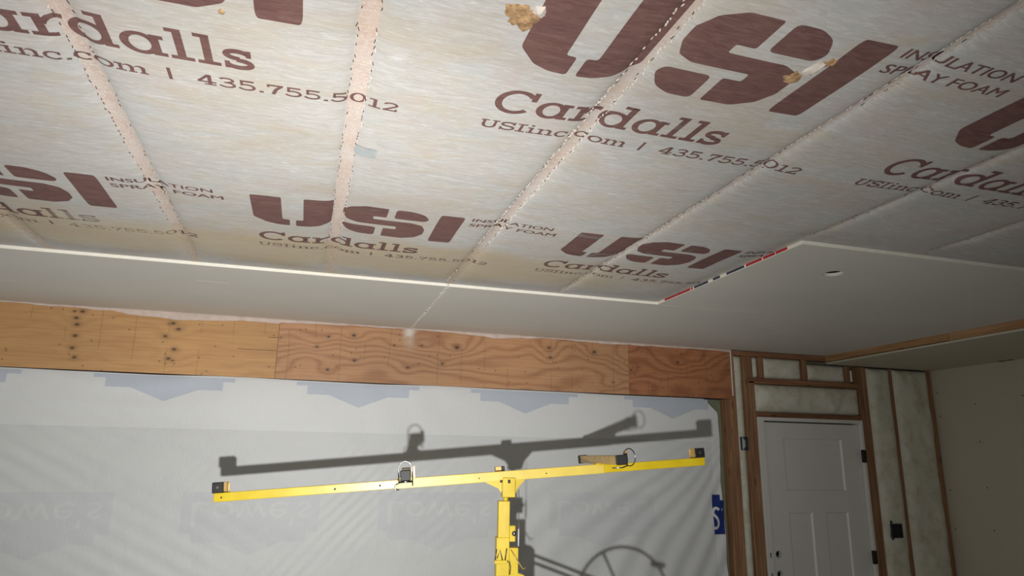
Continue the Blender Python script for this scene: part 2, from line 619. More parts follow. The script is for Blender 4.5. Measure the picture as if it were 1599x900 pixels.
# frayed fabric along the truss edges; denser right-hand rows paint the lit flanks
bm = bmesh.new()
for k in range(-2, 6):
    c = seam_x(k)
    for side in (-1, 1):
        y = 0.6
        while y < 3.36:
            y += random.uniform(0.010, 0.030) if k < 1 else random.uniform(0.006, 0.018)
            x = c + side * (strip_h(k) + random.uniform(-0.002, 0.006))
            if x > ROW2_X - 0.02 and y > ROW2_Y - 0.05:
                break
            if value_noise(np.array([y * 2.1 + 9 * k]), np.array([side * 3.3 + 0.5]), 3)[0] < -0.1 + (0.25 if k < 1 else -0.3):
                continue
            if random.random() < (0.55 if k < 1 else (0.05 if side > 0 else 0.4)):
                continue
            L = random.uniform(0.005, 0.011)
            a = random.uniform(-0.4, 0.4)
            z = net_z(x, y)
            dz = random.uniform(0.0012, 0.003)
            p0 = Vector((x - L * math.sin(a), y - L * math.cos(a), z + 0.0005))
            p1 = Vector((x + L * math.sin(a), y + L * math.cos(a), z + 0.0005))
            pm = Vector((x, y, z - dz))
            off = Vector((0.0009 if k < 1 else 0.0020, 0, 0))
            q = [bm.verts.new(p) for p in (p0 - off, p0 + off, pm + off, pm - off, p1 + off, p1 - off)]
            bm.faces.new((q[0], q[1], q[2], q[3]))
            bm.faces.new((q[3], q[2], q[4], q[5]))
tag(bm_obj('fibres_and_lit_flanks', bm, M_FOAMW, ceiling), kind='stuff', label='pale frayed fibres along the stapled seams, thickened at right into painted lit flanks')


# ---- lettering --------------------------------------------------
def arc(cx, cy, rx, ry, a0, a1, n=18):
    return [(cx + rx * math.cos(math.radians(a0 + (a1 - a0) * i / n)), cy + ry * math.sin(math.radians(a0 + (a1 - a0) * i / n))) for i in range(n + 1)]


def rect(x0, y0, x1, y1):
    return [[(x0, y0), (x1, y0), (x1, y1), (x0, y1)]]


def band(outer, inner):
    return [[outer[i], outer[i + 1], inner[i + 1], inner[i]] for i in range(len(outer) - 1)]


def ringp(cx, cy, rx, ry, wx, wy, a0=0, a1=360, n=28):
    return band(arc(cx, cy, rx, ry, a0, a1, n), arc(cx, cy, rx - wx, ry - wy, a0, a1, n))


def stroke(pts, w):
    n = len(pts)
    L, R = [], []
    for i in range(n):
        a = pts[max(i - 1, 0)]
        b = pts[min(i + 1, n - 1)]
        dx, dy = b[0] - a[0], b[1] - a[1]
        q = math.hypot(dx, dy) or 1
        nx_, ny_ = -dy / q * w / 2, dx / q * w / 2
        L.append((pts[i][0] + nx_, pts[i][1] + ny_))
        R.append((pts[i][0] - nx_, pts[i][1] - ny_))
    return band(L, R)


S = 0.26   # stem
T = 0.17   # thin


def glyph(ch, S=S, T=T):
    """slab-serif glyphs, baseline 0, x-height 1; returns (advance, polygons)"""
    if ch == 'C':
        p = ringp(0.78, 0.7, 0.78, 0.74, S, T + 0.02, 38, 318, 30)
        p += rect(1.27, 0.88, 1.48, 1.42) + [[(1.18, 1.13), (1.30, 0.96), (1.48, 1.16), (1.40, 1.22)]]
        return 1.62, p
    if ch in 'ad':
        hgt = 1.0 if ch == 'a' else 1.5
        p = ringp(0.58, 0.5, 0.58, 0.54, S, T)
        p += rect(0.90, 0, 0.90 + S, hgt) + rect(0.9, 0, 1.32, T)
        if ch == 'a':
            p += rect(0.9, 1 - T, 1.30, 1.0)
        else:
            p += rect(0.64, 1.5 - T, 0.9 + S, 1.5)
        return 1.42, p
    if ch == 'r':
        p = rect(0.2, 0, 0.2 + S, 1) + rect(0, 0, 0.72, T) + rect(0, 1 - T, 0.46, 1)
        p += stroke([(0.42, 0.58), (0.50, 0.74), (0.64, 0.87), (0.82, 0.92), (1.02, 0.89)], T + 0.03)
        return 1.08, p
    if ch == 'l':
        return 0.80, rect(0.2, 0, 0.2 + S, 1.5) + rect(0, 0, 0.70, T) + rect(0, 1.5 - T, 0.46, 1.5)
    if ch == 'i':
        return 0.74, rect(0.2, 0, 0.2 + S, 1.0) + rect(0, 0, 0.66, T) + rect(0, 1 - T, 0.46, 1.0) + rect(0.18, 1.22, 0.2 + S, 1.46)
    if ch == 's':
        p = stroke(arc(0.44, 0.745, 0.34, 0.19, 20, 270, 14) + arc(0.46, 0.275, 0.38, 0.20, 90, -165, 14), T + 0.05)
        p += rect(0.70, 0.66, 0.86, 1.02) + rect(0.02, 0.0, 0.18, 0.36)
        return 0.98, p
    if ch == 'S':
        p = stroke(arc(0.56, 1.03, 0.44, 0.30, 20, 270, 14) + arc(0.58, 0.38, 0.48, 0.32, 90, -165, 14), T + 0.06)
        p += rect(0.92, 0.95, 1.08, 1.44) + rect(0.03, -0.02, 0.19, 0.48)
        return 1.24, p
    if ch == 'U':
        p = rect(0.16, 0.5, 0.16 + S, 1.4) + rect(1.0, 0.5, 1.0 + S * 0.85, 1.4) + rect(0, 1.4 - T, 0.6, 1.4) + rect(0.84, 1.4 - T, 1.38, 1.4)
        p += band(arc(0.69, 0.5, 0.53, 0.52, 180, 360, 16), arc(0.71, 0.5, 0.29, 0.34, 180, 360, 16))
        return 1.48, p
    if ch == 'I':
        return 0.84, rect(0.24, 0, 0.24 + S, 1.4) + rect(0, 0, 0.74, T) + rect(0, 1.4 - T, 0.74, 1.4)
    if ch == 'n':
        p = rect(0.2, 0, 0.2 + S, 1) + rect(0, 0, 0.62, T) + rect(0, 1 - T, 0.46, 1)
        p += rect(0.90, 0, 0.90 + S, 0.62) + rect(0.74, 0, 1.32, T) + band(arc(0.80, 0.6, 0.36, 0.42, 0, 170, 12), arc(0.68, 0.6, 0.22, 0.25, 0, 170, 12))
        return 1.40, p
    if ch == 'm':
        p = rect(0.2, 0, 0.2 + S, 1) + rect(0, 0, 0.60, T) + rect(0, 1 - T, 0.46, 1)
        for o in (0.0, 0.66):
            p += rect(0.84 + o, 0, 0.84 + S + o, 0.64) + rect(0.72 + o, 0, 1.20 + o, T)
            p += band(arc(0.76 + o, 0.6, 0.34, 0.42, 0, 170, 12), arc(0.64 + o, 0.6, 0.20, 0.25, 0, 170, 12))
        return 1.96, p
    if ch == 'c':
        p = ringp(0.55, 0.5, 0.55, 0.54, S, T, 48, 322, 22) + rect(0.80, 0.62, 0.98, 0.98)
        return 1.10, p
    if ch == 'o':
        return 1.20, ringp(0.57, 0.5, 0.57, 0.54, S, T)
    if ch == '.':
        return 0.50, rect(0.08, 0, 0.34, 0.24)
    if ch == '0':
        return 1.22, ringp(0.57, 0.70, 0.55, 0.72, S, T, n=28)
    if ch == '1':
        return 0.95, rect(0.34, 0, 0.34 + S, 1.4) + rect(0.06, 0, 0.88, T) + [[(0.08, 1.12), (0.34, 1.22), (0.34, 1.4), (0.08, 1.28)]]
    if ch == '2':
        p = stroke(arc(0.54, 1.0, 0.40, 0.32, 170, -40, 16) + [(0.5, 0.45), (0.16, 0.12)], S - 0.04)
        p += rect(0.05, 0, 1.02, T + 0.02) + rect(0.86, 0, 1.02, 0.38)
        return 1.20, p
    if ch == '3':
        p = stroke(arc(0.50, 1.05, 0.38, 0.27, 160, -80, 14), S - 0.05) + stroke(arc(0.50, 0.40, 0.44, 0.33, 85, -160, 16), S - 0.05)
        p += rect(0.36, 0.64, 0.62, 0.80)
        return 1.16, p
    if ch == '4':
        p = rect(0.62, 0, 0.62 + S, 1.4) + rect(0.02, 0.32, 1.12, 0.32 + T) + stroke([(0.08, 0.40), (0.68, 1.36)], T + 0.03) + rect(0.40, 0, 1.10, T - 0.02)
        return 1.24, p
    if ch == '5':
        p = stroke(arc(0.50, 0.46, 0.46, 0.38, 128, -160, 18), S - 0.05) + rect(0.14, 0.66, 0.32, 1.4) + rect(0.14, 1.4 - T - 0.05, 0.96, 1.4)
        return 1.18, p
    if ch == '7':
        p = rect(0.06, 1.4 - T - 0.05, 1.04, 1.4) + stroke([(0.94, 1.28), (0.60, 0.72), (0.42, 0.0)], S) + rect(0.06, 0.98, 0.22, 1.4)
        return 1.14, p
    return 0.6, []


def text_polys(s, u0, u1, base, xh, S=0.26, T=0.17):
    """set a string between u0 and u1 on baseline v=base (v grows downwards), x-height xh"""
    adv, items = 0.0, []
    for ch in s:
        a, p = glyph(ch, S, T)
        items.append((adv, p))
        adv += a
    adv -= 0.1
    k = (u1 - u0) / adv
    out = []
    for o, p in items:
        for poly in p:
            out.append([(u0 + (o + x) * k, base - y * xh) for x, y in poly])
    return out


def sans_polys(s, u0, u1, top, bottom):
    """built-in sans face, stretched into a box"""
    cu = bpy.data.curves.new('lettering', 'FONT')
    cu.body = s
    cu.resolution_u = 3
    ob = bpy.data.objects.new('lettering', cu)
    COL.objects.link(ob)
    dg = bpy.context.evaluated_depsgraph_get()
    me = bpy.data.meshes.new_from_object(ob.evaluated_get(dg))
    co = [(v.co.x, v.co.y) for v in me.vertices]
    polys = [[co[i] for i in p.vertices] for p in me.polygons]
    COL.objects.unlink(ob)
    bpy.data.objects.remove(ob)
    bpy.data.curves.remove(cu)
    bpy.data.meshes.remove(me)
    ax = [c[0] for c in co]
    ay = [c[1] for c in co]
    x0, x1, y0, y1 = min(ax), max(ax), min(ay), max(ay)
    return [[(u0 + (x - x0) / (x1 - x0) * (u1 - u0), bottom + (y - y0) / (y1 - y0) * (top - bottom)) for x, y in p] for p in polys]


def rounded(pts, r=0.04, n=4):
    out = []
    m = len(pts)
    for i in range(m):
        p0, p, p1 = Vector((*pts[i - 1], 0)), Vector((*pts[i], 0)), Vector((*pts[(i + 1) % m], 0))
        a = (p0 - p)
        b = (p1 - p)
        rr = min(r, a.length * 0.45, b.length * 0.45)
        A, B = p + a.normalized() * rr, p + b.normalized() * rr
        for k in range(n + 1):
            t = k / n
            q = A * (1 - t) ** 2 + p * 2 * t * (1 - t) + B * t * t
            out.append((q.x, q.y))
    return out


# the three stencil capitals, unit boxes (u right, v down)
U_L = [(0, 0), (0.365, 0), (0.365, 0.77), (0.46, 0.77), (0.46, 1.0), (0.30, 0.985), (0.16, 0.93), (0.0, 0.76)]
U_R = [(0.635, 0), (1.0, 0), (1.0, 0.76), (0.84, 0.93), (0.70, 0.985), (0.54, 1.0), (0.54, 0.77), (0.635, 0.77)]
S_M = [(0.50, 0.0), (0.50, 0.31), (0.35, 0.31), (0.35, 0.41), (0.82, 0.41), (0.95, 0.47), (1.0, 0.60), (1.0, 0.76), (0.92, 0.91), (0.76, 1.0), (0.50, 1.0), (0.50, 0.69),
       (0.65, 0.69), (0.65, 0.59), (0.18, 0.59), (0.05, 0.53), (0.0, 0.40), (0.0, 0.24), (0.08, 0.09), (0.24, 0.0)]
S_T = [(0.59, 0.0), (0.78, 0.0), (0.92, 0.07), (1.0, 0.22), (0.96, 0.31), (0.59, 0.31)]
S_B = [(0.41, 1.0), (0.22, 1.0), (0.08, 0.93), (0.0, 0.78), (0.04, 0.69), (0.41, 0.69)]
U_L = rounded(U_L, 0.035, 3)
U_R = rounded(U_R, 0.035, 3)
S_T = rounded(S_T, 0.05, 3)
S_B = rounded(S_B, 0.05, 3)
S_M = rounded(S_M, 0.02, 2)
I_M = rounded([(0, 0), (1, 0), (1, 1), (0, 1)], 0.10)
CAPH = 0.327


def place(poly, u0, u1, v0, v1):
    return [(u0 + u * (u1 - u0), v0 + v * (v1 - v0)) for u, v in poly]


def print_polys():
    P = []
    for q in (U_L, U_R):
        P.append(place(q, 0.0, 0.287, 0, CAPH))
    for q in (S_M, S_T, S_B):
        P.append(place(q, 0.325, 0.648, 0, CAPH))
    P.append(place(I_M, 0.682, 0.776, 0, CAPH))
    for du in (0.0, 0.0022):      # doubled for a bolder weight
        P += sans_polys('INSULATION', 0.805 + du, 1.133 + du, 0.000, 0.034)
        P += sans_polys('SPRAY FOAM', 0.805 + du, 1.163 + du, 0.060, 0.094)
    P += text_polys('Cardalls', 0.008, 0.666, 0.541, 0.079)
    P += text_polys('USIinc.com', 0.0, 0.428, 0.636, 0.032, 0.22, 0.16)
    P += rect(0.472, 0.588, 0.480, 0.638)
    P += text_polys('435.755.5012', 0.535, 1.015, 0.636, 0.032, 0.24, 0.17)
    return P


PRINT = print_polys()


def drape_mesh(polys, to_xy, cuts_x, cuts_y, to3):
    """fill polygons, cut them along the given lines and lay them on a surface"""
    bm = bmesh.new()
    for poly in polys:
        vs_ = [bm.verts.new((*to_xy(u, v), 0)) for u, v in poly]
        try:
            bm.faces.new(vs_)
        except ValueError:
            pass
    bm.normal_update()
    bmesh.ops.triangulate(bm, faces=[f for f in bm.faces if len(f.verts) > 4])
    bm.verts.ensure_lookup_table()
    x0 = min(v.co.x for v in bm.verts)
    x1 = max(v.co.x for v in bm.verts)
    y0 = min(v.co.y for v in bm.verts)
    y1 = max(v.co.y for v in bm.verts)
    for c in cuts_x:
        if x0 < c < x1:
            bmesh.ops.bisect_plane(bm, geom=bm.verts[:] + bm.edges[:] + bm.faces[:], plane_co=(c, 0, 0), plane_no=(1, 0, 0), dist=1e-6)
    for c in cuts_y:
        if y0 < c < y1:
            bmesh.ops.bisect_plane(bm, geom=bm.verts[:] + bm.edges[:] + bm.faces[:], plane_co=(0, c, 0), plane_no=(0, 1, 0), dist=1e-6)
    for v in bm.verts:
        v.co = Vector(to3(v.co.x, v.co.y))
    return bm


CUTX = [x for x in xs]
CUTY = [y for y in ys if y > 0.8]
CUTY = CUTY[::1]
# x origin, y of the cap line, x scale, y scale
PRINTS = [(-0.845, 1.003, 1.0, 1.0), (0.386, 1.003, 1.0, 1.0), (1.613, 1.003, 1.0, 1.0), (2.85, 1.003, 1.0, 1.0), (-2.08, 1.003, 1.0, 1.0),
          (-1.478, 2.370, 0.985, 0.957), (-0.241, 2.370, 0.985, 0.957), (0.992, 2.378, 0.955, 0.945), (-2.71, 2.370, 0.985, 0.957)]
for ox, oy, kx, ky in PRINTS:
    def to_xy(u, v, ox=ox, oy=oy, kx=kx, ky=ky):
        return (ox + u * kx, oy + v * ky)
    polys = PRINT
    if ox == 0.992:      # cut off by the drywall sheet
        polys = [p for p in PRINT if max(to_xy(*q)[0] for q in p) < ROW2_X - 0.002]
    bm = drape_mesh(polys, to_xy, CUTX, CUTY, lambda x, y: (x, y, net_z(x, y) - 0.0007))
    bmesh.ops.recalc_face_normals(bm, faces=bm.faces)
    tag(bm_obj('printed_logo', bm, M_INK, ceiling, smooth=False), label='maroon company print with logo, name, web address and phone number')


# ---- foam oozing through the netting, a grey tape patch
def blob(name, cx, cy, rx, ry, drop, mat, parent, seed, n=26, rings=7):
    verts, faces = [], []
    for j in range(rings + 1):
        t = j / rings
        for i in range(n):
            a = 2 * math.pi * i / n
            wob = 1 + 0.10 * math.sin(11 * a + seed * 2) + 0.32 * float(value_noise(np.array([a * 1.6 + seed]), np.array([seed * 1.7]), seed)[0]) + 0.12 * math.sin(5 * a + seed)
            x = cx + rx * t * wob * math.cos(a)
            y = cy + ry * t * wob * math.sin(a)
            hgt = drop * (1 - t ** 2.2) * (0.75 + 0.5 * float(value_noise(np.array([x * 55.0]), np.array([y * 55.0]), seed + 5)[0]))
            verts.append((x, y, net_z(x, y) + 0.0012 - hgt))
    for j in range(rings):
        for i in range(n):
            a, b = j * n + i, j * n + (i + 1) % n
            faces.append((a, b, b + n, a + n))
    o = mesh_obj(name, verts, faces, mat, parent, smooth=True)
    return o


tag(blob('foam_patch', 0.358, 1.155, 0.038, 0.042, 0.010, M_FOAM, ceiling, 3), label='tan foam oozing through a tear')
blob('foam_patch', 0.388, 1.13, 0.013, 0.018, 0.014, M_FOAMW, ceiling, 8)
tag(blob('foam_patch', 1.022, 1.175, 0.022, 0.024, 0.012, M_FOAM, ceiling, 5), label='tan foam oozing beside the maroon letters')
blob('foam_patch', 1.042, 1.13, 0.016, 0.035, 0.010, M_FOAMW, ceiling, 6)
blob('foam_patch', 1.058, 1.10, 0.012, 0.020, 0.014, M_FOAM, ceiling, 11)
blob('foam_patch', -0.228, 1.330, 0.007, 0.011, 0.008, M_FOAM, ceiling, 9)
tp = []
for j in range(5):
    for i in range(7):
        x = 0.079 + i * 0.063 / 6 + 0.002 * math.sin(j * 2.1)
        y = 1.888 + j * 0.062 / 4
        tp.append((x, y, net_z(x, y) - 0.0022 - 0.0006 * math.sin(i * 2.2 + j)))
tag(mesh_obj('tape_patch', tp, [(j * 7 + i, j * 7 + i + 7, j * 7 + i + 8, j * 7 + i + 1) for j in range(4) for i in range(6)], M_GREYT, ceiling, smooth=True), label='small grey tape patch on the seam')

# ---- ceiling drywall sheets
GAP = 0.0016


def sheet(name, x0, x1, y0, y1, holes=(), label=None):
    bm = plate_with_holes([(x0, y0), (x1, y0), (x1, y1), (x0, y1)], [circle2(*h) for h in holes], lambda u, v: (u, v, DRY), (0, 0, SHEET_T - 0.0005))
    o = bm_obj(name, bm, [M_DRY, M_EDGE], ceiling)
    for p in o.data.polygons:
        if abs(p.normal.z) < 0.5:
            p.material_index = 1
    if label:
        tag(o, label=label)
    return o


XJ = seam_x(1)
sheet('drywall_sheet', XL, XJ - GAP, ROW1_Y, YB - 0.012)
sheet('drywall_sheet', XJ + GAP, seam_x(5) + 0.0, ROW1_Y, YB - 0.012)
sheet('drywall_sheet', seam_x(5) + GAP, SOFFIT_X, ROW1_Y, YB - 0.012)
sheet('drywall_sheet', ROW2_X, SOFFIT_X, ROW2_Y, ROW1_Y - GAP, holes=[(2.340, 2.543, 0.046)], label='grey ceiling drywall sheet with a round light hole')
# torn paper along the butt joint
bm = bmesh.new()
for i in range(150):
    y = ROW1_Y + 0.01 + (YB - ROW1_Y - 0.03) * i / 150 + random.uniform(-0.003, 0.003)
    w = abs(random.gauss(0, 0.0035)) + 0.001
    x = XJ + random.uniform(-0.004, 0.004)
    if random.random() < 0.35:
        continue
    add_box(bm, x - w, x + w, y - 0.006, y + 0.006, DRY - random.uniform(0.0008, 0.003), DRY - 0.0001)
tag(bm_obj('torn_paper_joint', bm, M_SCUFF, ceiling), kind='stuff', label='ragged white paper along the butt joint')
# black cup added above the hole so it reads as unlit depth
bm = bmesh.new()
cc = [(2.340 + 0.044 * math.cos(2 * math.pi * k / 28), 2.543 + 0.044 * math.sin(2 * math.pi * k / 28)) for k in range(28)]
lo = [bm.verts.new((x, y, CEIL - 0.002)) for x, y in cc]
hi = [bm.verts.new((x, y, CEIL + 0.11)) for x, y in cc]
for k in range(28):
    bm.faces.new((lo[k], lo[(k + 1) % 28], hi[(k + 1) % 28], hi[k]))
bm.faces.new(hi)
tag(bm_obj('dark_hole_cup', bm, M_DARK, ceiling), label='black cup added to darken the round hole')
# end tape with red and navy print on the sheet edge
for y0, y1, mt in ((3.343, 3.072, M_RED), (3.064, 3.048, M_RED), (3.035, 2.905, M_NAVYT), (2.86, 2.80, M_NAVYT), (2.745, 2.605, M_NAVYT), (2.590, 2.475, M_RED), (2.465, 2.385, M_RED), (2.378, 2.305, M_RED)):
    box('printed_end_tape', ROW2_X - 0.0012, ROW2_X + 0.0004, y1, y0, DRY + 0.0035, CEIL - 0.0015, mt, ceiling, bev=0)
# pale paper line where the two rows of sheets meet
box('joint_paper', ROW2_X + 0.01, 3.35, ROW1_Y - 0.0035, ROW1_Y + 0.0015, DRY - 0.0005, DRY + 0.0003, M_SCUFF, ceiling, bev=0)
# white scuffs on the drywall
for x0, x1, y in ((-1.60, -1.519, 4.107), (-0.585, -0.429, 3.758)):
    box('scuff_mark', x0, x1, y - 0.004, y + 0.004, DRY - 0.0006, DRY + 0.0004, M_SCUFF, ceiling, bev=0)
box('scuff_mark', 2.29, 2.335, 2.93, 2.938, DRY - 0.0005, DRY + 0.0004, M_SCUFF, ceiling, bev=0)

# ---- soffit on the right
soffit = box('trim_1', SOFFIT_X, XR, YF, YB - 0.01, SOFFIT, SOFFIT + 0.013, M_DRYW, bev=0)
tag(soffit, kind='structure', label='dropped drywall soffit along the right wall')
box('furring_board', SOFFIT_X, SOFFIT_X + 0.038, 3.53, YB - 0.002, SOFFIT + 0.019, CEIL, M_WY, soffit)
box('furring_board', SOFFIT_X - 0.002, SOFFIT_X + 0.036, YF, 3.525, SOFFIT + 0.015, CEIL, M_WY, soffit)
box('soffit_deck', SOFFIT_X + 0.04, XR, YF, YB, CEIL + 0.002, CEIL + 0.02, M_DARK, soffit, bev=0)

# ---- right wall
wall_right = box('wall_right', XR, XR + 0.1, YF, YB + 0.3, 0, 2.9, M_DRYW, bev=0)
tag(wall_right, kind='structure', label='bare grey drywall wall with screw heads')
for y, z in ((4.32, 2.228), (4.33, 1.926), (4.323, 1.567), (4.317, 1.244), (4.66, 1.224), (4.66, 1.534), (3.921, 2.264), (4.66, 2.345), (4.66, 2.146), (3.92, 1.93), (3.92, 1.57)):
    bm = bmesh.new()
    bmesh.ops.create_cone(bm, cap_ends=True, segments=10, radius1=0.0055, radius2=0.0045, depth=0.002, matrix=Matrix.Translation((XR - 0.0008, y, z)) @ Matrix.Rotation(math.pi / 2, 4, 'Y'))
    bm_obj('screw_head', bm, M_SCREW, wall_right)
for y, dx in ((4.02, 0.03), (3.95, 0.022)):
    box('plaster_gap', XR - 0.05, XR - 0.004, y - dx, y + dx, SOFFIT - 0.001, SOFFIT + 0.0005, M_SCREW, wall_right, bev=0)

# ---- back wall: framing, plywood header, insulation
wall_back = tag(empty('wall_back', (0, YB, 0)), kind='structure', label='open stud wall with insulation around the white door')
header = tag(empty('trim_2', (0, YB, 0)), kind='structure', label='plywood faced header beam above the garage door opening')
WB = header
OFF = Vector((0, -YB, 0))


def wb(o):
    """child of wall_back whose mesh was written in room coordinates"""
    o.parent = WB
    o.matrix_parent_inverse = Matrix.Translation((0, -YB, 0))
    return o


def ply_colors(x, z, kind):
    """plywood face grain painted per vertex"""
    if kind == 0:
        base, dark = np.array(sr(216, 168, 112)[:3]), np.array(sr(168, 112, 66)[:3])
        fz, warp = 11.0, 0.5
    else:
        base, dark = (np.array(sr(204, 156, 114)[:3]), np.array(sr(156, 104, 70)[:3])) if kind == 1 else (np.array(sr(188, 128, 88)[:3]), np.array(sr(132, 80, 52)[:3]))
        fz, warp = 14.0, 1.9
    ph = z * fz + warp * value_noise(x * 2.1, z * 6.0, 21 + kind) + 0.5 * value_noise(x * 6.5, z * 14, 31 + kind)
    if kind == 0:
        knots = [(-1.347, 2.572, 1), (-1.39, 2.57, .7), (-1.375, 2.53, 1), (-1.365, 2.49, 1), (-1.365, 2.42, 1), (-1.37, 2.345, 1), (-1.35, 2.29, .9), (-0.835, 2.535, 1), (-0.80, 2.50, 1), (-0.87, 2.45, .9),
                 (-0.81, 2.37, 1), (-0.835, 2.31, 1), (-0.81, 2.30, .6), (-1.9, 2.42, 1), (-2.4, 2.5, 1), (-2.45, 2.33, 1)]
    else:
        knots = [(0.285, 2.53, 1.2), (0.12, 2.51, .8), (0.05, 2.44, .8), (0.30, 2.36, 1), (0.13, 2.29, 1), (0.56, 2.48, .6), (0.66, 2.33, .8), (0.90, 2.37, .9), (1.0, 2.49, 1.4), (0.75, 2.49, .7), (1.69, 2.53, 1.1), (1.70, 2.46, .9), (2.05, 2.52, 1.2), (2.35, 2.40, .8), (2.75, 2.48, 1), (2.2, 2.30, .6)]
    kd = np.zeros_like(x)
    for kx, kz, s in knots:
        s = s * (0.85 if kind else 0.95)
        r = np.sqrt(((x - kx) / 1.9) ** 2 + (z - kz) ** 2)
        ph = ph + s * (1.3 if kind else 0.5) * np.exp(-(r / 0.045) ** 2)
        rr = np.sqrt((x - kx) ** 2 / 2.2 + (z - kz) ** 2)
        kd = np.maximum(kd, np.clip(1.35 - rr / (0.0085 * s), 0, 1) + 0.45 * np.exp(-(rr / (0.020 * s)) ** 2))
    g = 0.5 + 0.5 * np.sin(2 * np.pi * ph)
    g = g ** 2.2
    st = 0.5 + 0.5 * value_noise(x * 5, z * 150, 41 + kind)
    f = np.clip((0.46 if kind else 0.16) * g + 0.30 * st, 0, 1)
    colr = base[None] * (1 - f[:, None]) + dark[None] * f[:, None]
    big = value_noise(x * 1.4, z * 3.0, 51 + kind)[:, None]
    colr = colr * (1 + 0.12 * big)
    # stamped check lines
    per = 0.167 if kind else 0.19
    ln = np.abs(((x + 0.05 * kind + 0.01 * value_noise(x * 2, z * 3, 5)) / per) % 1.0 - 0.5) * per
    gate = value_noise(np.floor(x / per + 0.5) * 3.7, z * 7.0, 61 + kind) > -0.1
    colr = colr * (1 - 0.33 * np.clip(1 - ln / 0.004, 0, 1)[:, None] * gate[:, None])
    colr = colr * (1 - np.clip(kd, 0, 1)[:, None] * 0.78)
    # nail heads
    r_ = np.random.default_rng(5 + kind)
    for _ in range(60 if kind == 0 else 40):
        nx_, nz_ = r_.uniform(x.min(), x.max()), r_.uniform(z.min(), z.max())
        d = np.hypot(x - nx_, z - nz_)
        colr = colr * (1 - 0.75 * np.clip(1.4 - d / 0.0048, 0, 1)[:, None])
    # drips of joint compound under the ceiling joint
    if kind == 1:
        m_ = np.clip(1.2 - np.abs(x - 0.66) / 0.045, 0, 1) * np.clip((z - 2.53 + 0.05 * value_noise(x * 40, z * 12, 8)) / 0.03, 0, 1)
        m2 = np.clip(1.0 - np.abs(x - 0.665) / 0.06, 0, 1) * np.clip((z - 2.43) / 0.08, 0, 1) * 0.35
        m_ = np.maximum(m_, m2)[:, None]
        colr = colr * (1 - m_) + np.array(sr(222, 214, 202)[:3])[None] * m_
    return np.clip(colr, 0, 1)


def plywood(x0, x1, z0, z1, kind, label):
    st = 0.0045
    n, m = int((x1 - x0) / st), int((z1 - z0) / st)
    X, Z = np.meshgrid(np.linspace(x0, x1, n + 1), np.linspace(z0, z1, m + 1))
    X, Z = X.ravel(), Z.ravel()
    Y = np.full_like(X, YB - 0.012) + 0.0012 * value_noise(X * 3, Z * 3, 9)
    V = np.stack([X, Y, Z], 1).tolist()
    F = []
    w = n + 1
    for j in range(m):
        for i in range(n):
            a = j * w + i
            F.append((a, a + 1, a + w + 1, a + w))
    nb = len(V)
    corners = [0, n, m * w + n, m * w]
    for c in corners:
        V.append([V[c][0], YB + 0.010, V[c][2]])
    bot = list(range(0, w))
    F.append(tuple([nb, nb + 1] + bot[::-1]))
    top = [m * w + i for i in range(w)]
    F.append(tuple([nb + 2, nb + 3] + top))
    F.append(tuple([nb + 3, nb] + [j * w for j in range(m + 1)]))
    F.append(tuple([nb + 1, nb + 2] + [j * w + n for j in range(m, -1, -1)]))
    o = mesh_obj('plywood_sheet', V, F, M_PLY)
    ca = o.data.color_attributes.new('tint', 'FLOAT_COLOR', 'POINT')
    cols = ply_colors(X, Z, kind)
    full = np.ones((len(V), 4))
    full[:nb, :3] = cols
    full[nb:, :3] = cols[0] * 0.7
    ca.data.foreach_set('color', full.ravel())
    tag(o, label=label)
    return wb(o)


HB = 2.217
plywood(XL, -0.1985, HB, 2.604, 0, 'yellow knotty plywood header sheet')
plywood(-0.1955, 2.329, HB, 2.604, 1, 'pinkish plywood header sheet with wavy grain')
plywood(2.330, 3.222, HB, 2.604, 2, 'red brown plywood header sheet at the door end')
# short splits in the end of the yellow sheet
for z, xl in ((2.483, -0.26), (2.397, -0.44)):
    wb(box('split_line', xl, -0.199, YB - 0.0140, YB - 0.011, z - 0.001, z + 0.001, M_SCREW, bev=0))
# header core behind the plywood
wb(box('header_core', XL, 3.222, YB + 0.011, YB + 0.10, HB + 0.004, 2.62, M_WX))

# overspray along the top of the plywood: ragged, lumpy strip
n = 420
V, F = [], []
for i in range(n + 1):
    x = XL + (3.22 - XL) * i / n
    a = float(value_noise(np.array([x * 2.3]), np.array([0.5]), 77)[0])
    b_ = float(value_noise(np.array([x * 11.0]), np.array([2.5]), 78)[0])
    c_ = float(value_noise(np.array([x * 38.0]), np.array([4.5]), 79)[0])
    hgt = 0.026 + 0.026 * a + 0.010 * b_ + 0.003 * c_
    if x > -0.2:
        hgt *= 0.72
    hgt = max(hgt, 0.008)
    for j in range(6):
        t = j / 5
        lump = 0.006 * math.sin(math.pi * min(1, t * 1.0)) * (0.8 + 0.5 * b_ + 0.5 * float(value_noise(np.array([x * 45.0]), np.array([t * 3.0]), 80)[0]))
        V.append((x, YB - 0.0135 - max(lump, 0.0), DRY - 0.0005 - hgt * t))
for i in range(n):
    for j in range(5):
        a = i * 6 + j
        F.append((a, a + 1, a + 7, a + 6))
wb(tag(mesh_obj('overspray', V, F, M_BLEED, smooth=True), label='pinkish white foam overspray along the top of the plywood'))

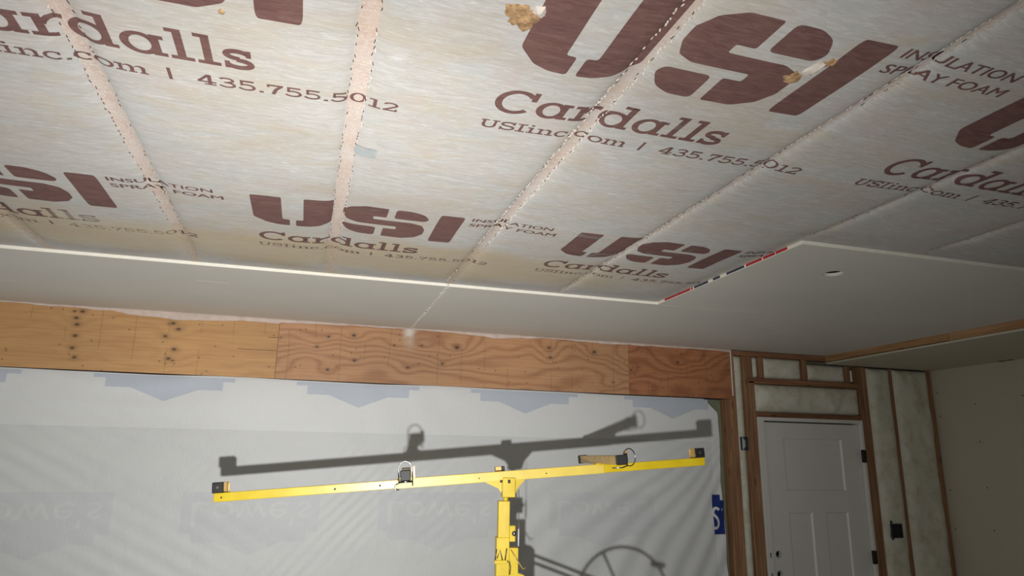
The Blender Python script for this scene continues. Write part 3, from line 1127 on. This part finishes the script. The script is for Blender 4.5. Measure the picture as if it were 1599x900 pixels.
# white bead at the header's end, jamb, studs
WB = wall_back
wb(box('corner_bead', 3.224, 3.234, YB - 0.016, YB + 0.01, 2.24, 2.606, M_SCUFF))
wb(box('sheathing_edge', 2.90, 3.158, YB + 0.062, YB + 0.09, 0.0, HB - 0.006, M_GREEN))
wb(box('jack_stud', 3.160, 3.200, YB - 0.006, YB + 0.09, 0.0, HB - 0.002, M_WZ))
wb(box('stud', 3.200, 3.262, YB - 0.002, YB + 0.09, 0.0, HB + 0.02, M_WZ))
wb(box('end_stud', 3.236, 3.264, YB + 0.002, YB + 0.09, HB + 0.02, 2.566, M_WZ))
wb(box('top_plate', 3.236, SOFFIT_X + 0.04, YB, YB + 0.09, 2.568, 2.607, M_WX))
wb(box('stud', 3.346, 3.384, YB, YB + 0.09, 0.0, 2.566, M_WZ))
wb(box('trimmer_stud', 3.386, 3.440, YB, YB + 0.09, 0.0, 2.366, M_WZ))
wb(box('cripple_stud', 3.388, 3.434, YB + 0.001, YB + 0.09, 2.398, 2.566, M_WZ))
wb(box('cripple_stud', 3.496, 3.540, YB, YB + 0.09, 2.398, 2.566, M_WZ))
wb(box('cripple_stud', 3.912, 3.962, YB, YB + 0.09, 2.398, 2.566, M_WZ))
wb(box('cripple_stud', 4.352, 4.392, YB, YB + 0.09, 2.398, 2.536, M_WZ))
wb(box('door_header', 3.390, 4.464, YB, YB + 0.09, 2.352, 2.395, M_WX))
wb(box('door_header', 3.442, 4.464, YB, YB + 0.09, 2.088, 2.124, M_WX))
wb(box('stud', 4.468, 4.510, YB, YB + 0.09, 0.0, 2.536, M_WZ))
wb(box('stud', 4.512, 4.556, YB - 0.001, YB + 0.09, 0.0, 2.536, M_WZ))
wb(box('stud', 4.796, 4.834, YB, YB + 0.09, 0.0, 2.536, M_WZ))
wb(box('stud', 5.206, 5.262, YB, YB + 0.09, 0.0, 2.536, M_WZ))
wb(box('wood_shim', 4.396, 4.410, YB - 0.004, YB + 0.02, 2.405, 2.50, M_EDGE))
# exterior sheathing closing the wall
wb(box('sheathing', 3.20, XR, YB + 0.092, YB + 0.11, 0.0, 2.62, M_GREEN, bev=0))


def batt(x0, x1, z0, z1, bulge, seed, label=None, name='insulation_batt', step=0.016, yface=YB + 0.012, pinch=0.028):
    n, m = max(4, int((x1 - x0) / step)), max(4, int((z1 - z0) / step))
    X, Z = np.meshgrid(np.linspace(x0, x1, n + 1), np.linspace(z0, z1, m + 1))
    d = np.minimum(np.minimum(X - x0, x1 - X), np.minimum(Z - z0, z1 - Z))
    g = 1 - np.exp(-d / pinch)
    lum = value_noise(X * 7, Z * 4, seed) * 0.32 + value_noise(X * 16, Z * 12, seed + 1) * 0.16 + value_noise(X * 50, Z * 50, seed + 2) * 0.05
    Y = yface + 0.014 - (bulge + 0.014) * g * (1 + 0.6 * lum)
    V = np.stack([X.ravel(), Y.ravel(), Z.ravel()], 1).tolist()
    w = n + 1
    F = [(j * w + i, j * w + i + 1, j * w + i + w + 1, j * w + i + w) for j in range(m) for i in range(n)]
    nb = len(V)
    for c in (0, n, m * w + n, m * w):
        V.append([V[c][0], YB + 0.09, V[c][2]])
    F.append(tuple([nb, nb + 1] + list(range(n, -1, -1))))
    F.append(tuple([nb + 2, nb + 3] + [m * w + i for i in range(w)]))
    F.append(tuple([nb + 3, nb] + [j * w for j in range(m + 1)]))
    F.append(tuple([nb + 1, nb + 2] + [j * w + n for j in range(m, -1, -1)]))
    o = mesh_obj(name, V, F, M_INS, smooth=True)
    return wb(tag(o, label=label) if label else o)


batt(3.265, 3.345, 0.02, 2.565, 0.016, 1)
batt(3.435, 3.495, 2.40, 2.565, 0.016, 2)
batt(3.541, 3.911, 2.40, 2.565, 0.022, 3)
batt(3.963, 4.351, 2.40, 2.535, 0.022, 4)
batt(3.442, 4.464, 2.126, 2.350, 0.040, 5, label='long puffy insulation above the door')
batt(4.552, 4.798, 0.02, 2.535, 0.042, 6, yface=YB + 0.004, pinch=0.020)
batt(4.826, 5.212, 0.02, 2.535, 0.046, 7, yface=YB + 0.004, pinch=0.022)

# ---- door
door = tag(empty('door_1', (3.95, YB, 0)), kind='structure', label='white three panel door in the framed wall')


def dr(o, parent=None):
    o.parent = parent or door
    o.matrix_parent_inverse = Matrix.Translation((-3.95, -YB, 0))
    return o


DY = YB + 0.022      # face of the slab
SX0, SX1, SZ0, SZ1 = 3.512, 4.430, 0.012, 2.048
bm = plate_with_holes([(SX0, SZ0), (SX1, SZ0), (SX1, SZ1), (SX0, SZ1)],
                      [[(3.690, 1.522), (4.256, 1.522), (4.256, 1.930), (3.690, 1.930)],
                       [(3.690, 0.25), (3.912, 0.25), (3.912, 1.360), (3.690, 1.360)],
                       [(4.036, 0.25), (4.256, 0.25), (4.256, 1.360), (4.036, 1.360)],
                       circle2(3.570, 1.056, 0.027), circle2(3.570, 0.912, 0.027)], lambda u, v: (u, DY, v), (0, 0.035, 0))
slab = dr(bm_obj('door_slab', bm, M_DOOR))
for a, b_, c, d in ((3.690, 4.256, 1.522, 1.930), (3.690, 3.912, 0.25, 1.360), (4.036, 4.256, 0.25, 1.360)):
    # recessed panel with a sloped sticking all round
    s = 0.012
    V = [(a, DY + 0.0005, c), (b_, DY + 0.0005, c), (b_, DY + 0.0005, d), (a, DY + 0.0005, d), (a + s, DY + 0.011, c + s), (b_ - s, DY + 0.011, c + s), (b_ - s, DY + 0.011, d - s), (a + s, DY + 0.011, d - s)]
    F = [(4, 5, 6, 7), (0, 1, 5, 4), (1, 2, 6, 5), (2, 3, 7, 6), (3, 0, 4, 7)]
    o = mesh_obj('door_panel', V, F, M_DOOR)
    o.parent = slab
    o.matrix_parent_inverse = Matrix.Identity(4)
    o.matrix_parent_inverse = slab.matrix_parent_inverse @ Matrix.Identity(4)
    o.parent = door
    o.matrix_parent_inverse = Matrix.Translation((-3.95, -YB, 0))
dr(tag(box('hole_back', 3.53, 3.61, DY + 0.036, DY + 0.04, 0.86, 1.11, M_DARK, bev=0), label='dark lock holes'))
dr(box('door_jamb', 3.444, 3.500, YB - 0.010, YB + 0.09, 0.0, 2.086, M_DOOR))
dr(box('door_stop', 3.500, 3.509, YB + 0.012, YB + 0.09, 0.0, 2.056, M_DOOR))
dr(box('door_jamb', 4.436, 4.462, YB - 0.010, YB + 0.09, 0.0, 2.086, M_DOOR))
dr(box('door_jamb', 3.501, 4.435, YB - 0.010, YB + 0.09, 2.058, 2.086, M_DOOR))
for z in (1.797, 1.017, 0.25):
    dr(tag(box('hinge', 4.431, 4.464, YB - 0.0125, YB + 0.012, z - 0.050, z + 0.050, M_BLACK), label='black hinge'))
    dr(tube('hinge_pin', [(4.433, YB - 0.012, z - 0.052), (4.433, YB - 0.012, z + 0.052)], 0.006, M_BLACK))
for z in (1.056, 0.912):
    dr(box('strike_mortise', 3.470, 3.478, YB - 0.0108, YB - 0.009, z - 0.018, z + 0.018, M_SCREW, bev=0))

# ================================================================== THINGS
# ---- house wrap over the garage door opening
wrap = tag(empty('house_wrap', (0.0, YB + 0.03, 0.0)), label='wrinkled white plastic house wrap covering the garage door opening', cat='house wrap')
WY = YB + 0.030


def wr(o):
    o.parent = wrap
    o.matrix_parent_inverse = Matrix.Translation((0, -WY, 0))
    return o


def wrap_y(x, z):
    """wrinkled sheet: diagonal ripples that change direction across the opening"""
    t = np.clip((x - 0.2) / 2.8, 0, 1)
    l = np.clip((0.2 - x) / 2.2, 0, 1)
    low = np.clip((1.95 - z) / 0.5, 0, 1)
    y = 0.010 * value_noise(x * 0.9, z * 0.9, 101)
    warp = 0.10 * value_noise(x * 1.7, z * 1.7, 102)
    # creases fanning out from the top right corner
    ang = np.arctan2(z - 2.15, x - 3.35)
    rad = np.hypot(z - 2.15, x - 3.35)
    fan = np.sin(ang * 52 + 3.0 * value_noise(x * 1.6, z * 1.6, 103)) * np.clip(rad / 1.2, 0.2, 1)
    y = y + 0.0060 * fan * np.clip(t * 1.5, 0, 1) * np.clip((2.2 - z) / 0.7, 0, 1)
    # ripples leaning the other way on the left, fine herringbone in the middle
    rip = np.sin(2 * np.pi * ((x * 0.55 + z * 1.0) / 0.11 + 5 * warp)) * (0.5 + 0.5 * value_noise(x * 3, z * 3, 104))
    y = y + 0.0050 * rip * l * np.clip((2.12 - z) / 0.3, 0, 1)
    brd = np.sin(2 * np.pi * ((x * 0.30 + z * 1.0) / 0.30 + 2.0 * value_noise(x * 0.8, z * 1.2, 107)))
    y = y + 0.004 * brd * (0.25 + 0.75 * l)
    mid = np.exp(-((x - 0.35) / 0.75) ** 2)
    rip2 = np.sin(2 * np.pi * ((x * 0.9 - z * 0.8) / 0.08 + 9 * warp)) * np.clip(0.35 + 0.9 * value_noise(x * 3.1, z * 3.1, 105), 0, 1)
    y = y + 0.0022 * rip2 * mid * low
    y = y + 0.0010 * value_noise(x * 14, z * 11, 106) * (0.4 + 0.6 * low)
    return y


WXL, WXR = XL + 0.02, 3.104
WZT = 2.214


def wrap_right(z):
    if z > 2.106:
        return WXR - (z - 2.106) * 1.12
    return WXR + 0.006 * math.sin(3.1 * z) + 0.004 * math.sin(11 * z) + 0.018 * min(1, max(0, (1.7 - z)))


def wrap_grid(name, za, zb, dy, mat, step=0.0125, xa=None):
    m = int((zb - za) / step)
    n = int((WXR - (xa if xa is not None else WXL)) / step)
    X = np.zeros((m + 1, n + 1))
    Z = np.zeros((m + 1, n + 1))
    for j in range(m + 1):
        z = za + (zb - za) * j / m
        X[j] = np.linspace(xa if xa is not None else WXL, wrap_right(z), n + 1)
        Z[j] = z
    Y = WY + wrap_y(X, Z) - dy
    if abs(zb - WZT) < 1e-6:
        Z[-1] += 0.008 * np.clip(value_noise(X[-1] * 2.2, X[-1] * 0 + 0.5, 201) * 1.6 + 0.3, -1, 1) - 0.003
    V = np.stack([X.ravel(), Y.ravel(), Z.ravel()], 1).tolist()
    w = n + 1
    F = [(j * w + i, j * w + i + 1, j * w + i + w + 1, j * w + i + w) for j in range(m) for i in range(n)]
    return wr(mesh_obj(name, V, F, mat, smooth=True))


wrap_grid('wrap_sheet', 0.01, WZT, 0.0, M_WRAP)
tag(wrap_grid('lapped_layer', 1.885, WZT, 0.0022, M_WRAP2), label='upper lapped layer')
tag(wrap_grid('folded_edge', 0.01, 2.09, 0.0045, M_WRAP2, xa=3.030), label='folded side edge')


def wrap_print(name, polys, dy, mat, label=None, stepx=0.02):
    cx_ = list(np.arange(WXL, 3.2, stepx))
    cz_ = list(np.arange(0.0, 2.3, stepx))
    bm = drape_mesh(polys, lambda u, v: (u, v), cx_, cz_, lambda x, z: (x, WY + float(wrap_y(np.array([x]), np.array([z]))[0]) - dy, z))
    bmesh.ops.recalc_face_normals(bm, faces=bm.faces)
    o = bm_obj(name, bm, mat, smooth=True)
    if label:
        tag(o, label=label)
    return wr(o)


def gable(cx_, top, bot):
    """upside-down house-shaped logo panel: block, step, then a point"""
    w1, w2, w3 = 0.405, 0.335, 0.195
    return [[(cx_ - w1, top), (cx_ - w1, bot), (cx_ - w2, bot), (cx_ - w2, bot - 0.055), (cx_ - w3, bot - 0.055 - 0.0), (cx_, bot - 0.132), (cx_ + w3, bot - 0.055), (cx_ + w2, bot - 0.055), (cx_ + w2, bot), (cx_ + w1, bot), (cx_ + w1, top)]]


for gx in (-2.03, -0.839, 0.349, 1.525, 2.715):
    wrap_print('ghost_logo', [[(min(x, 3.02), z) for x, z in p] for p in gable(gx, 2.206, 2.182)], 0.0032, M_GHOST, 'pale blue upside-down house shaped logo')
for gx in (-2.63, -1.44, -0.255, 0.93, 2.115):
    wrap_print('ghost_logo', gable(gx, 1.505, 1.268), 0.0009, M_GHOST2, 'faint upside-down logo panel showing through')
    # the name, seen through the sheet and hung upside down
    wrap_print('ghost_lettering', sans_polys("Lowe's", gx - 0.345, gx + 0.355, 1.300, 1.452), 0.0017, M_WRAP, 'faint upside-down lettering showing through')
# the logo on the folded edge, right way up
wrap_print('logo_panel', [[(3.016, 1.208), (3.108, 1.208), (3.108, 1.452), (3.078, 1.452), (3.078, 1.493), (3.010, 1.493)]], 0.0062, M_NAVY, 'navy logo panel on the folded edge', 0.02)
sp = stroke(arc(3.040, 1.362, 0.027, 0.034, 35, 200, 10) + [(3.022, 1.345), (3.045, 1.322)] + arc(3.028, 1.288, 0.028, 0.036, 40, -120, 10), 0.020)
sp += [[(3.086, 1.395), (3.094, 1.395), (3.091, 1.375), (3.086, 1.375)]]
wrap_print('logo_letter', [[(x, z) for x, z in p] for p in sp], 0.0075, M_WHITEP, 'white letter on the navy panel', 0.02)


# ---- electrical boxes
def elec_box(name, x0, x1, z0, z1, y0, y1, mat, label, parts_mat):
    e = tag(empty(name, ((x0 + x1) / 2, y1, z0)), label=label, cat='electrical box')
    inv = Matrix.Translation((-(x0 + x1) / 2, -y1, -z0))

    def ch(o):
        o.parent = e
        o.matrix_parent_inverse = inv
        return o
    t = 0.004
    bm = bmesh.new()
    add_box(bm, x0, x0 + t, y0, y1, z0, z1)
    add_box(bm, x1 - t, x1, y0, y1, z0, z1)
    add_box(bm, x0 + t, x1 - t, y0, y1, z0, z0 + t)
    add_box(bm, x0 + t, x1 - t, y0, y1, z1 - t, z1)
    add_box(bm, x0 + t, x1 - t, y1 - t, y1, z0 + t, z1 - t)
    ch(bm_obj('box_shell', bm, mat))
    for z in (z0 + 0.012, z1 - 0.012):
        ch(box('screw_tab', (x0 + x1) / 2 - 0.008, (x0 + x1) / 2 + 0.008, y0 + 0.001, y0 + 0.008, z - 0.008, z + 0.008, parts_mat))
    return e, ch


e, ch = elec_box('electrical_box', 4.604, 4.690, 1.165, 1.272, YB - 0.066, YB + 0.05, M_BBOX, 'black plastic electrical box in the insulation right of the door', M_BLACK)
ch(box('mounting_flange', 4.584, 4.603, YB - 0.060, YB - 0.052, 1.150, 1.296, M_BBOX))
ch(box('blank_cover', 4.609, 4.685, YB - 0.060, YB - 0.054, 1.170, 1.267, M_BLACK))
e, ch = elec_box('electrical_box', 3.284, 3.342, 1.826, 1.926, YB - 0.010, YB + 0.05, M_BLUE, 'blue plastic electrical box between the studs left of the door', M_BLUE)

# ---- drywall lift
PSI, TILT = math.radians(8.46), math.radians(4.72)
LX, LY = 0.933, 3.212
lift = tag(empty('drywall_lift', (LX, LY, 0.0), -PSI), label='yellow steel drywall lift with tilted cradle bar in front of the house wrap', cat='drywall lift')
ZC = 1.657
cT, sT = math.cos(TILT), math.sin(TILT)


def bt(v):
    """cradle frame (s along the bar, d depth, h above the bar axis) to lift frame"""
    return Vector((v.x * cT - v.z * sT, v.y, ZC + v.x * sT + v.z * cT))


def lbox(name, x0, x1, y0, y1, z0, z1, mat, parent=lift, bev=0.002, tilt=False):
    return box(name, x0, x1, y0, y1, z0, z1, mat, parent, bev, bt if tilt else None)


lbox('crossbar', -0.50, 0.485, -0.022, 0.022, -0.022, 0.022, M_YEL2, tilt=True)
lbox('bar_extension', -1.2955, -0.45, -0.019, 0.019, -0.020, 0.018, M_YEL, tilt=True)
lbox('bar_extension', 0.45, 0.9995, -0.019, 0.019, -0.020, 0.018, M_YEL, tilt=True)
for s0, s1, b0, b1 in ((-1.305, -1.256, -1.256, -1.240), (0.957, 1.006, 0.941, 0.957)):
    p = lbox('end_pad', s0, s1, -0.014, 0.014, 0.0175, 0.064, M_BLACK, tilt=True, bev=0.003)
    box('pad_band', b0, b1, -0.014, 0.014, 0.022, 0.064, M_TAN, p, 0.002, bt)
    bx = (b0 + b1) / 2
    box('pad_bracket', bx - 0.012, bx + 0.012, 0.0145, 0.0185, -0.018, 0.060, M_TAN, p, 0.001, bt)
    box('pad_bolt', (s0 + s1) / 2 - 0.006, (s0 + s1) / 2 + 0.006, -0.018, -0.013, 0.036, 0.048, M_STEEL, p, 0.001, bt)
for s, r_ in ((-1.262, 0.0035), (-0.775, 0.0045), (-0.575, 0.0045), (-0.12, 0.003), (0.20, 0.003)):
    bm = bmesh.new()
    bmesh.ops.create_cone(bm, cap_ends=True, segments=12, radius1=r_, radius2=r_, depth=0.006, matrix=Matrix.Translation((s, -0.0215, -0.002)) @ Matrix.Rotation(math.pi / 2, 4, 'X'))
    for v in bm.verts:
        v.co = bt(v.co)
    bm_obj('bar_bolt', bm, M_SCREW, lift)

# the two cross arms lying on the bar
for s, mt in ((-0.457, M_TAN), (0.475, M_TAN)):
    arm = lbox('cross_arm', s - 0.019, s + 0.019, -0.33, 0.33, 0.024, 0.062, mt, tilt=True)
    for d0, d1 in ((-0.365, -0.325), (0.325, 0.365)):
        box('rubber_cap', s - 0.0215, s + 0.0215, d0, d1, 0.0215, 0.0645, M_BLACK, arm, 0.003, bt)
    box('arm_bracket', s - 0.030, s + 0.030, -0.030, 0.030, 0.018, 0.028, M_YEL, arm, 0.002, bt)
    box('latch_plate', s + 0.024, s + 0.040, -0.31, -0.295, 0.030, 0.078, M_TAN, arm, 0.001, bt)
    # wire bail
    bm = bmesh.new()
    if s < 0:
        pts = [(s - 0.028, -0.345, 0.012), (s - 0.028, -0.345, 0.070)] + [(s + 0.028 * math.cos(a), -0.345, 0.070 + 0.030 * math.sin(a)) for a in np.linspace(math.pi, 0, 12)][1:] + [(s + 0.028, -0.345, 0.0)]
        add_tube(bm, [bt(Vector(p)) for p in pts], 0.0026, 8)
        add_tube(bm, [bt(Vector(p)) for p in [(s - 0.028, -0.345, 0.014), (s - 0.045, -0.345, 0.008), (s - 0.045, -0.345, -0.010), (s - 0.028, -0.345, -0.012)]], 0.0026, 8)
        add_tube(bm, [bt(Vector(p)) for p in [(s - 0.028, -0.345, 0.018), (s + 0.028, -0.345, 0.018)]], 0.0045, 8)
    else:
        cxr, czr = s + 0.036, 0.052
        add_tube(bm, [bt(Vector((cxr + 0.030 * math.cos(a), -0.345 + 0.010 * math.cos(a), czr + 0.037 * math.sin(a)))) for a in np.linspace(0, 2 * math.pi, 26)[:-1]], 0.0024, 8, closed=True)
        add_tube(bm, [bt(Vector(p)) for p in [(s + 0.026, -0.345, 0.018), (s, -0.345, 0.010), (s - 0.045, -0.345, 0.012)]], 0.0026, 8)
    bmesh.ops.recalc_face_normals(bm, faces=bm.faces)
    bm_obj('wire_bail', bm, M_CHROME, arm, smooth=True)
lbox('stop_block', -0.035, -0.005, 0.03, 0.07, 0.020, 0.044, M_TAN, tilt=True)
lbox('stop_block', -0.005, 0.010, 0.03, 0.07, 0.022, 0.044, M_BLACK, tilt=True)

# gusset under the bar
bm = plate_with_holes([(-0.095, -0.021), (0.105, -0.021), (0.062, -0.062), (0.050, -0.090), (-0.008, -0.090), (-0.030, -0.055)], [], lambda u, v: (u, 0.010, v), (0, 0.006, 0))
for v in bm.verts:
    v.co = bt(v.co)
bm_obj('gusset_plate', bm, M_YEL, lift)
head = lbox('mast_head', -0.010, 0.050, -0.036, 0.036, ZC - 0.095, ZC - 0.008, M_YEL)
box('head_slot', 0.014, 0.026, -0.0375, -0.0355, ZC - 0.032, ZC - 0.016, M_SCREW, head, 0.0)
bm = bmesh.new()
bmesh.ops.create_cone(bm, cap_ends=True, segments=6, radius1=0.007, radius2=0.007, depth=0.012, matrix=Matrix.Translation((-0.015, -0.02, ZC - 0.024)) @ Matrix.Rotation(math.pi / 2, 4, 'Y'))
bm_obj('pivot_bolt', bm, M_STEEL, head)
tube('mast_neck', [(0.010, 0, ZC - 0.12), (0.010, 0, ZC - 0.09)], 0.012, M_YEL, lift, 14)
inner = lbox('inner_mast', -0.026, 0.027, -0.026, 0.026, ZC - 0.30, ZC - 0.113, M_YEL)
box('mast_rail', 0.0005, 0.0030, -0.0275, -0.0255, ZC - 0.30, ZC - 0.113, M_TAN, inner, 0)
outer = lbox('outer_mast', -0.033, 0.0265, -0.033, 0.033, 0.16, ZC - 0.272, M_YEL)
# label on the mast
pl = box('mast_sticker', -0.024, 0.014, -0.0338, -0.0330, ZC - 0.465, ZC - 0.436, M_BLACK, outer, 0)
for a, b_, c, d in ((-0.022, -0.006, 0.006, 0.011), (-0.003, 0.012, 0.018, 0.024), (-0.004, 0.010, 0.006, 0.010)):
    box('sticker_print', a, b_, -0.0342, -0.0338, ZC - 0.465 + c, ZC - 0.465 + d, M_WHITEP, outer, 0)
lbox('side_channel', 0.0275, 0.070, -0.022, 0.030, 0.62, ZC - 0.318, M_YEL)
pb = lbox('pulley_bracket', 0.028, 0.056, -0.016, 0.016, ZC - 0.292, ZC - 0.222, M_YEL)
bm = bmesh.new()
bmesh.ops.create_uvsphere(bm, u_segments=14, v_segments=8, radius=0.012, matrix=Matrix.Translation((0.050, -0.020, ZC - 0.256)))
bm_obj('pulley_knob', bm, M_CHROME, pb, smooth=True)
tube('lift_cable', [(0.071, -0.01, ZC - 0.06), (0.072, -0.012, ZC - 0.24), (0.071, -0.012, ZC - 0.318)], 0.0013, M_STEEL, lift, 6)
tube('cable_ferrule', [(0.0712, -0.014, ZC - 0.236), (0.0708, -0.014, ZC - 0.312)], 0.0032, M_WHITEP, lift, 8)
tube('release_rod', [(0.034, -0.030, ZC - 0.325), (0.060, -0.032, ZC - 0.365), (0.090, -0.032, ZC - 0.408), (0.103, -0.032, ZC - 0.402)], 0.0025, M_TAN, lift, 8)
bm = bmesh.new()
add_tube(bm, [(-0.040, -0.040, ZC - 0.372), (-0.033, -0.040, ZC - 0.322)], 0.0028, 8)
add_tube(bm, [(-0.030, -0.040, ZC - 0.36), (-0.018, -0.040, ZC - 0.325), (-0.006, -0.040, ZC - 0.368), (0.006, -0.040, ZC - 0.372), (0.013, -0.040, ZC - 0.318)], 0.003, 8)
add_tube(bm, [(0.014, -0.040, ZC - 0.372), (0.026, -0.040, ZC - 0.378), (0.031, -0.040, ZC - 0.40), (0.028, -0.040, ZC - 0.43)], 0.003, 8)
bmesh.ops.recalc_face_normals(bm, faces=bm.faces)
bm_obj('mast_latch', bm, M_STEEL, lift, smooth=True)
lbox('latch_bracket', -0.042, 0.016, -0.046, -0.033, ZC - 0.384, ZC - 0.368, M_YEL)
# winch mount, arm and wheel (below the frame; their shadow falls on the wrap)
bm = plate_with_holes([(0.068, 1.23), (0.096, 1.222), (0.112, 1.205), (0.112, 0.80), (0.068, 0.80)], [], lambda u, v: (u, -0.024, v), (0, 0.048, 0))
bm_obj('winch_mount', bm, M_YEL, lift)
wc = Vector((1.318, 2.86, CAM_Z - 0.712))
lc = Matrix.Rotation(PSI, 3, 'Z') @ (wc - Vector((LX, LY, 0)))
wheel = tube('winch_wheel', [(lc.x + 0.196 * math.cos(a), lc.y, lc.z + 0.196 * math.sin(a)) for a in np.linspace(0, 2 * math.pi, 49)[:-1]], 0.0065, M_BLACK, lift, 8, closed=True)
for a in (math.radians(115), math.radians(235), math.radians(-5)):
    tube('wheel_spoke', [(lc.x, lc.y, lc.z), (lc.x + 0.193 * math.cos(a), lc.y, lc.z + 0.193 * math.sin(a))], 0.006, M_BLACK, wheel, 8)
tube('wheel_handle', [(lc.x + 0.186 * math.cos(0.75), lc.y - 0.11, lc.z + 0.186 * math.sin(0.75)), (lc.x + 0.186 * math.cos(0.75), lc.y, lc.z + 0.186 * math.sin(0.75))], 0.012, M_BLACK, wheel, 10)
tube('winch_drum', [(lc.x - 0.02, lc.y + 0.02, lc.z + 0.02), (lc.x - 0.02, lc.y + 0.14, lc.z + 0.02)], 0.032, M_STEEL, lift, 16)
for o_ in (-0.016, 0.016):
    tube('winch_arm', [(0.10, -0.0, 1.17 + o_), (lc.x - 0.01, lc.y + 0.12, lc.z + 0.02 + o_)], 0.0075, M_YEL, lift, 8)
# wheeled base
lbox('base_hub', -0.06, 0.06, -0.06, 0.06, 0.12, 0.20, M_YEL)
for a in (math.radians(30), math.radians(150), math.radians(270)):
    ex, ey = 0.62 * math.cos(a), 0.62 * math.sin(a)
    leg = tube('base_leg', [(0.05 * math.cos(a), 0.05 * math.sin(a), 0.16), (ex, ey, 0.135)], 0.021, M_YEL, lift, 10)
    bm = bmesh.new()
    bmesh.ops.create_cone(bm, cap_ends=True, segments=20, radius1=0.05, radius2=0.05, depth=0.03, matrix=Matrix.Translation((ex, ey, 0.05)) @ Matrix.Rotation(math.pi / 2, 4, 'X'))
    bm_obj('caster', bm, M_BLACK, leg)
    box('caster_fork', ex - 0.012, ex + 0.012, ey - 0.024, ey + 0.024, 0.05, 0.125, M_STEEL, leg, 0.001)
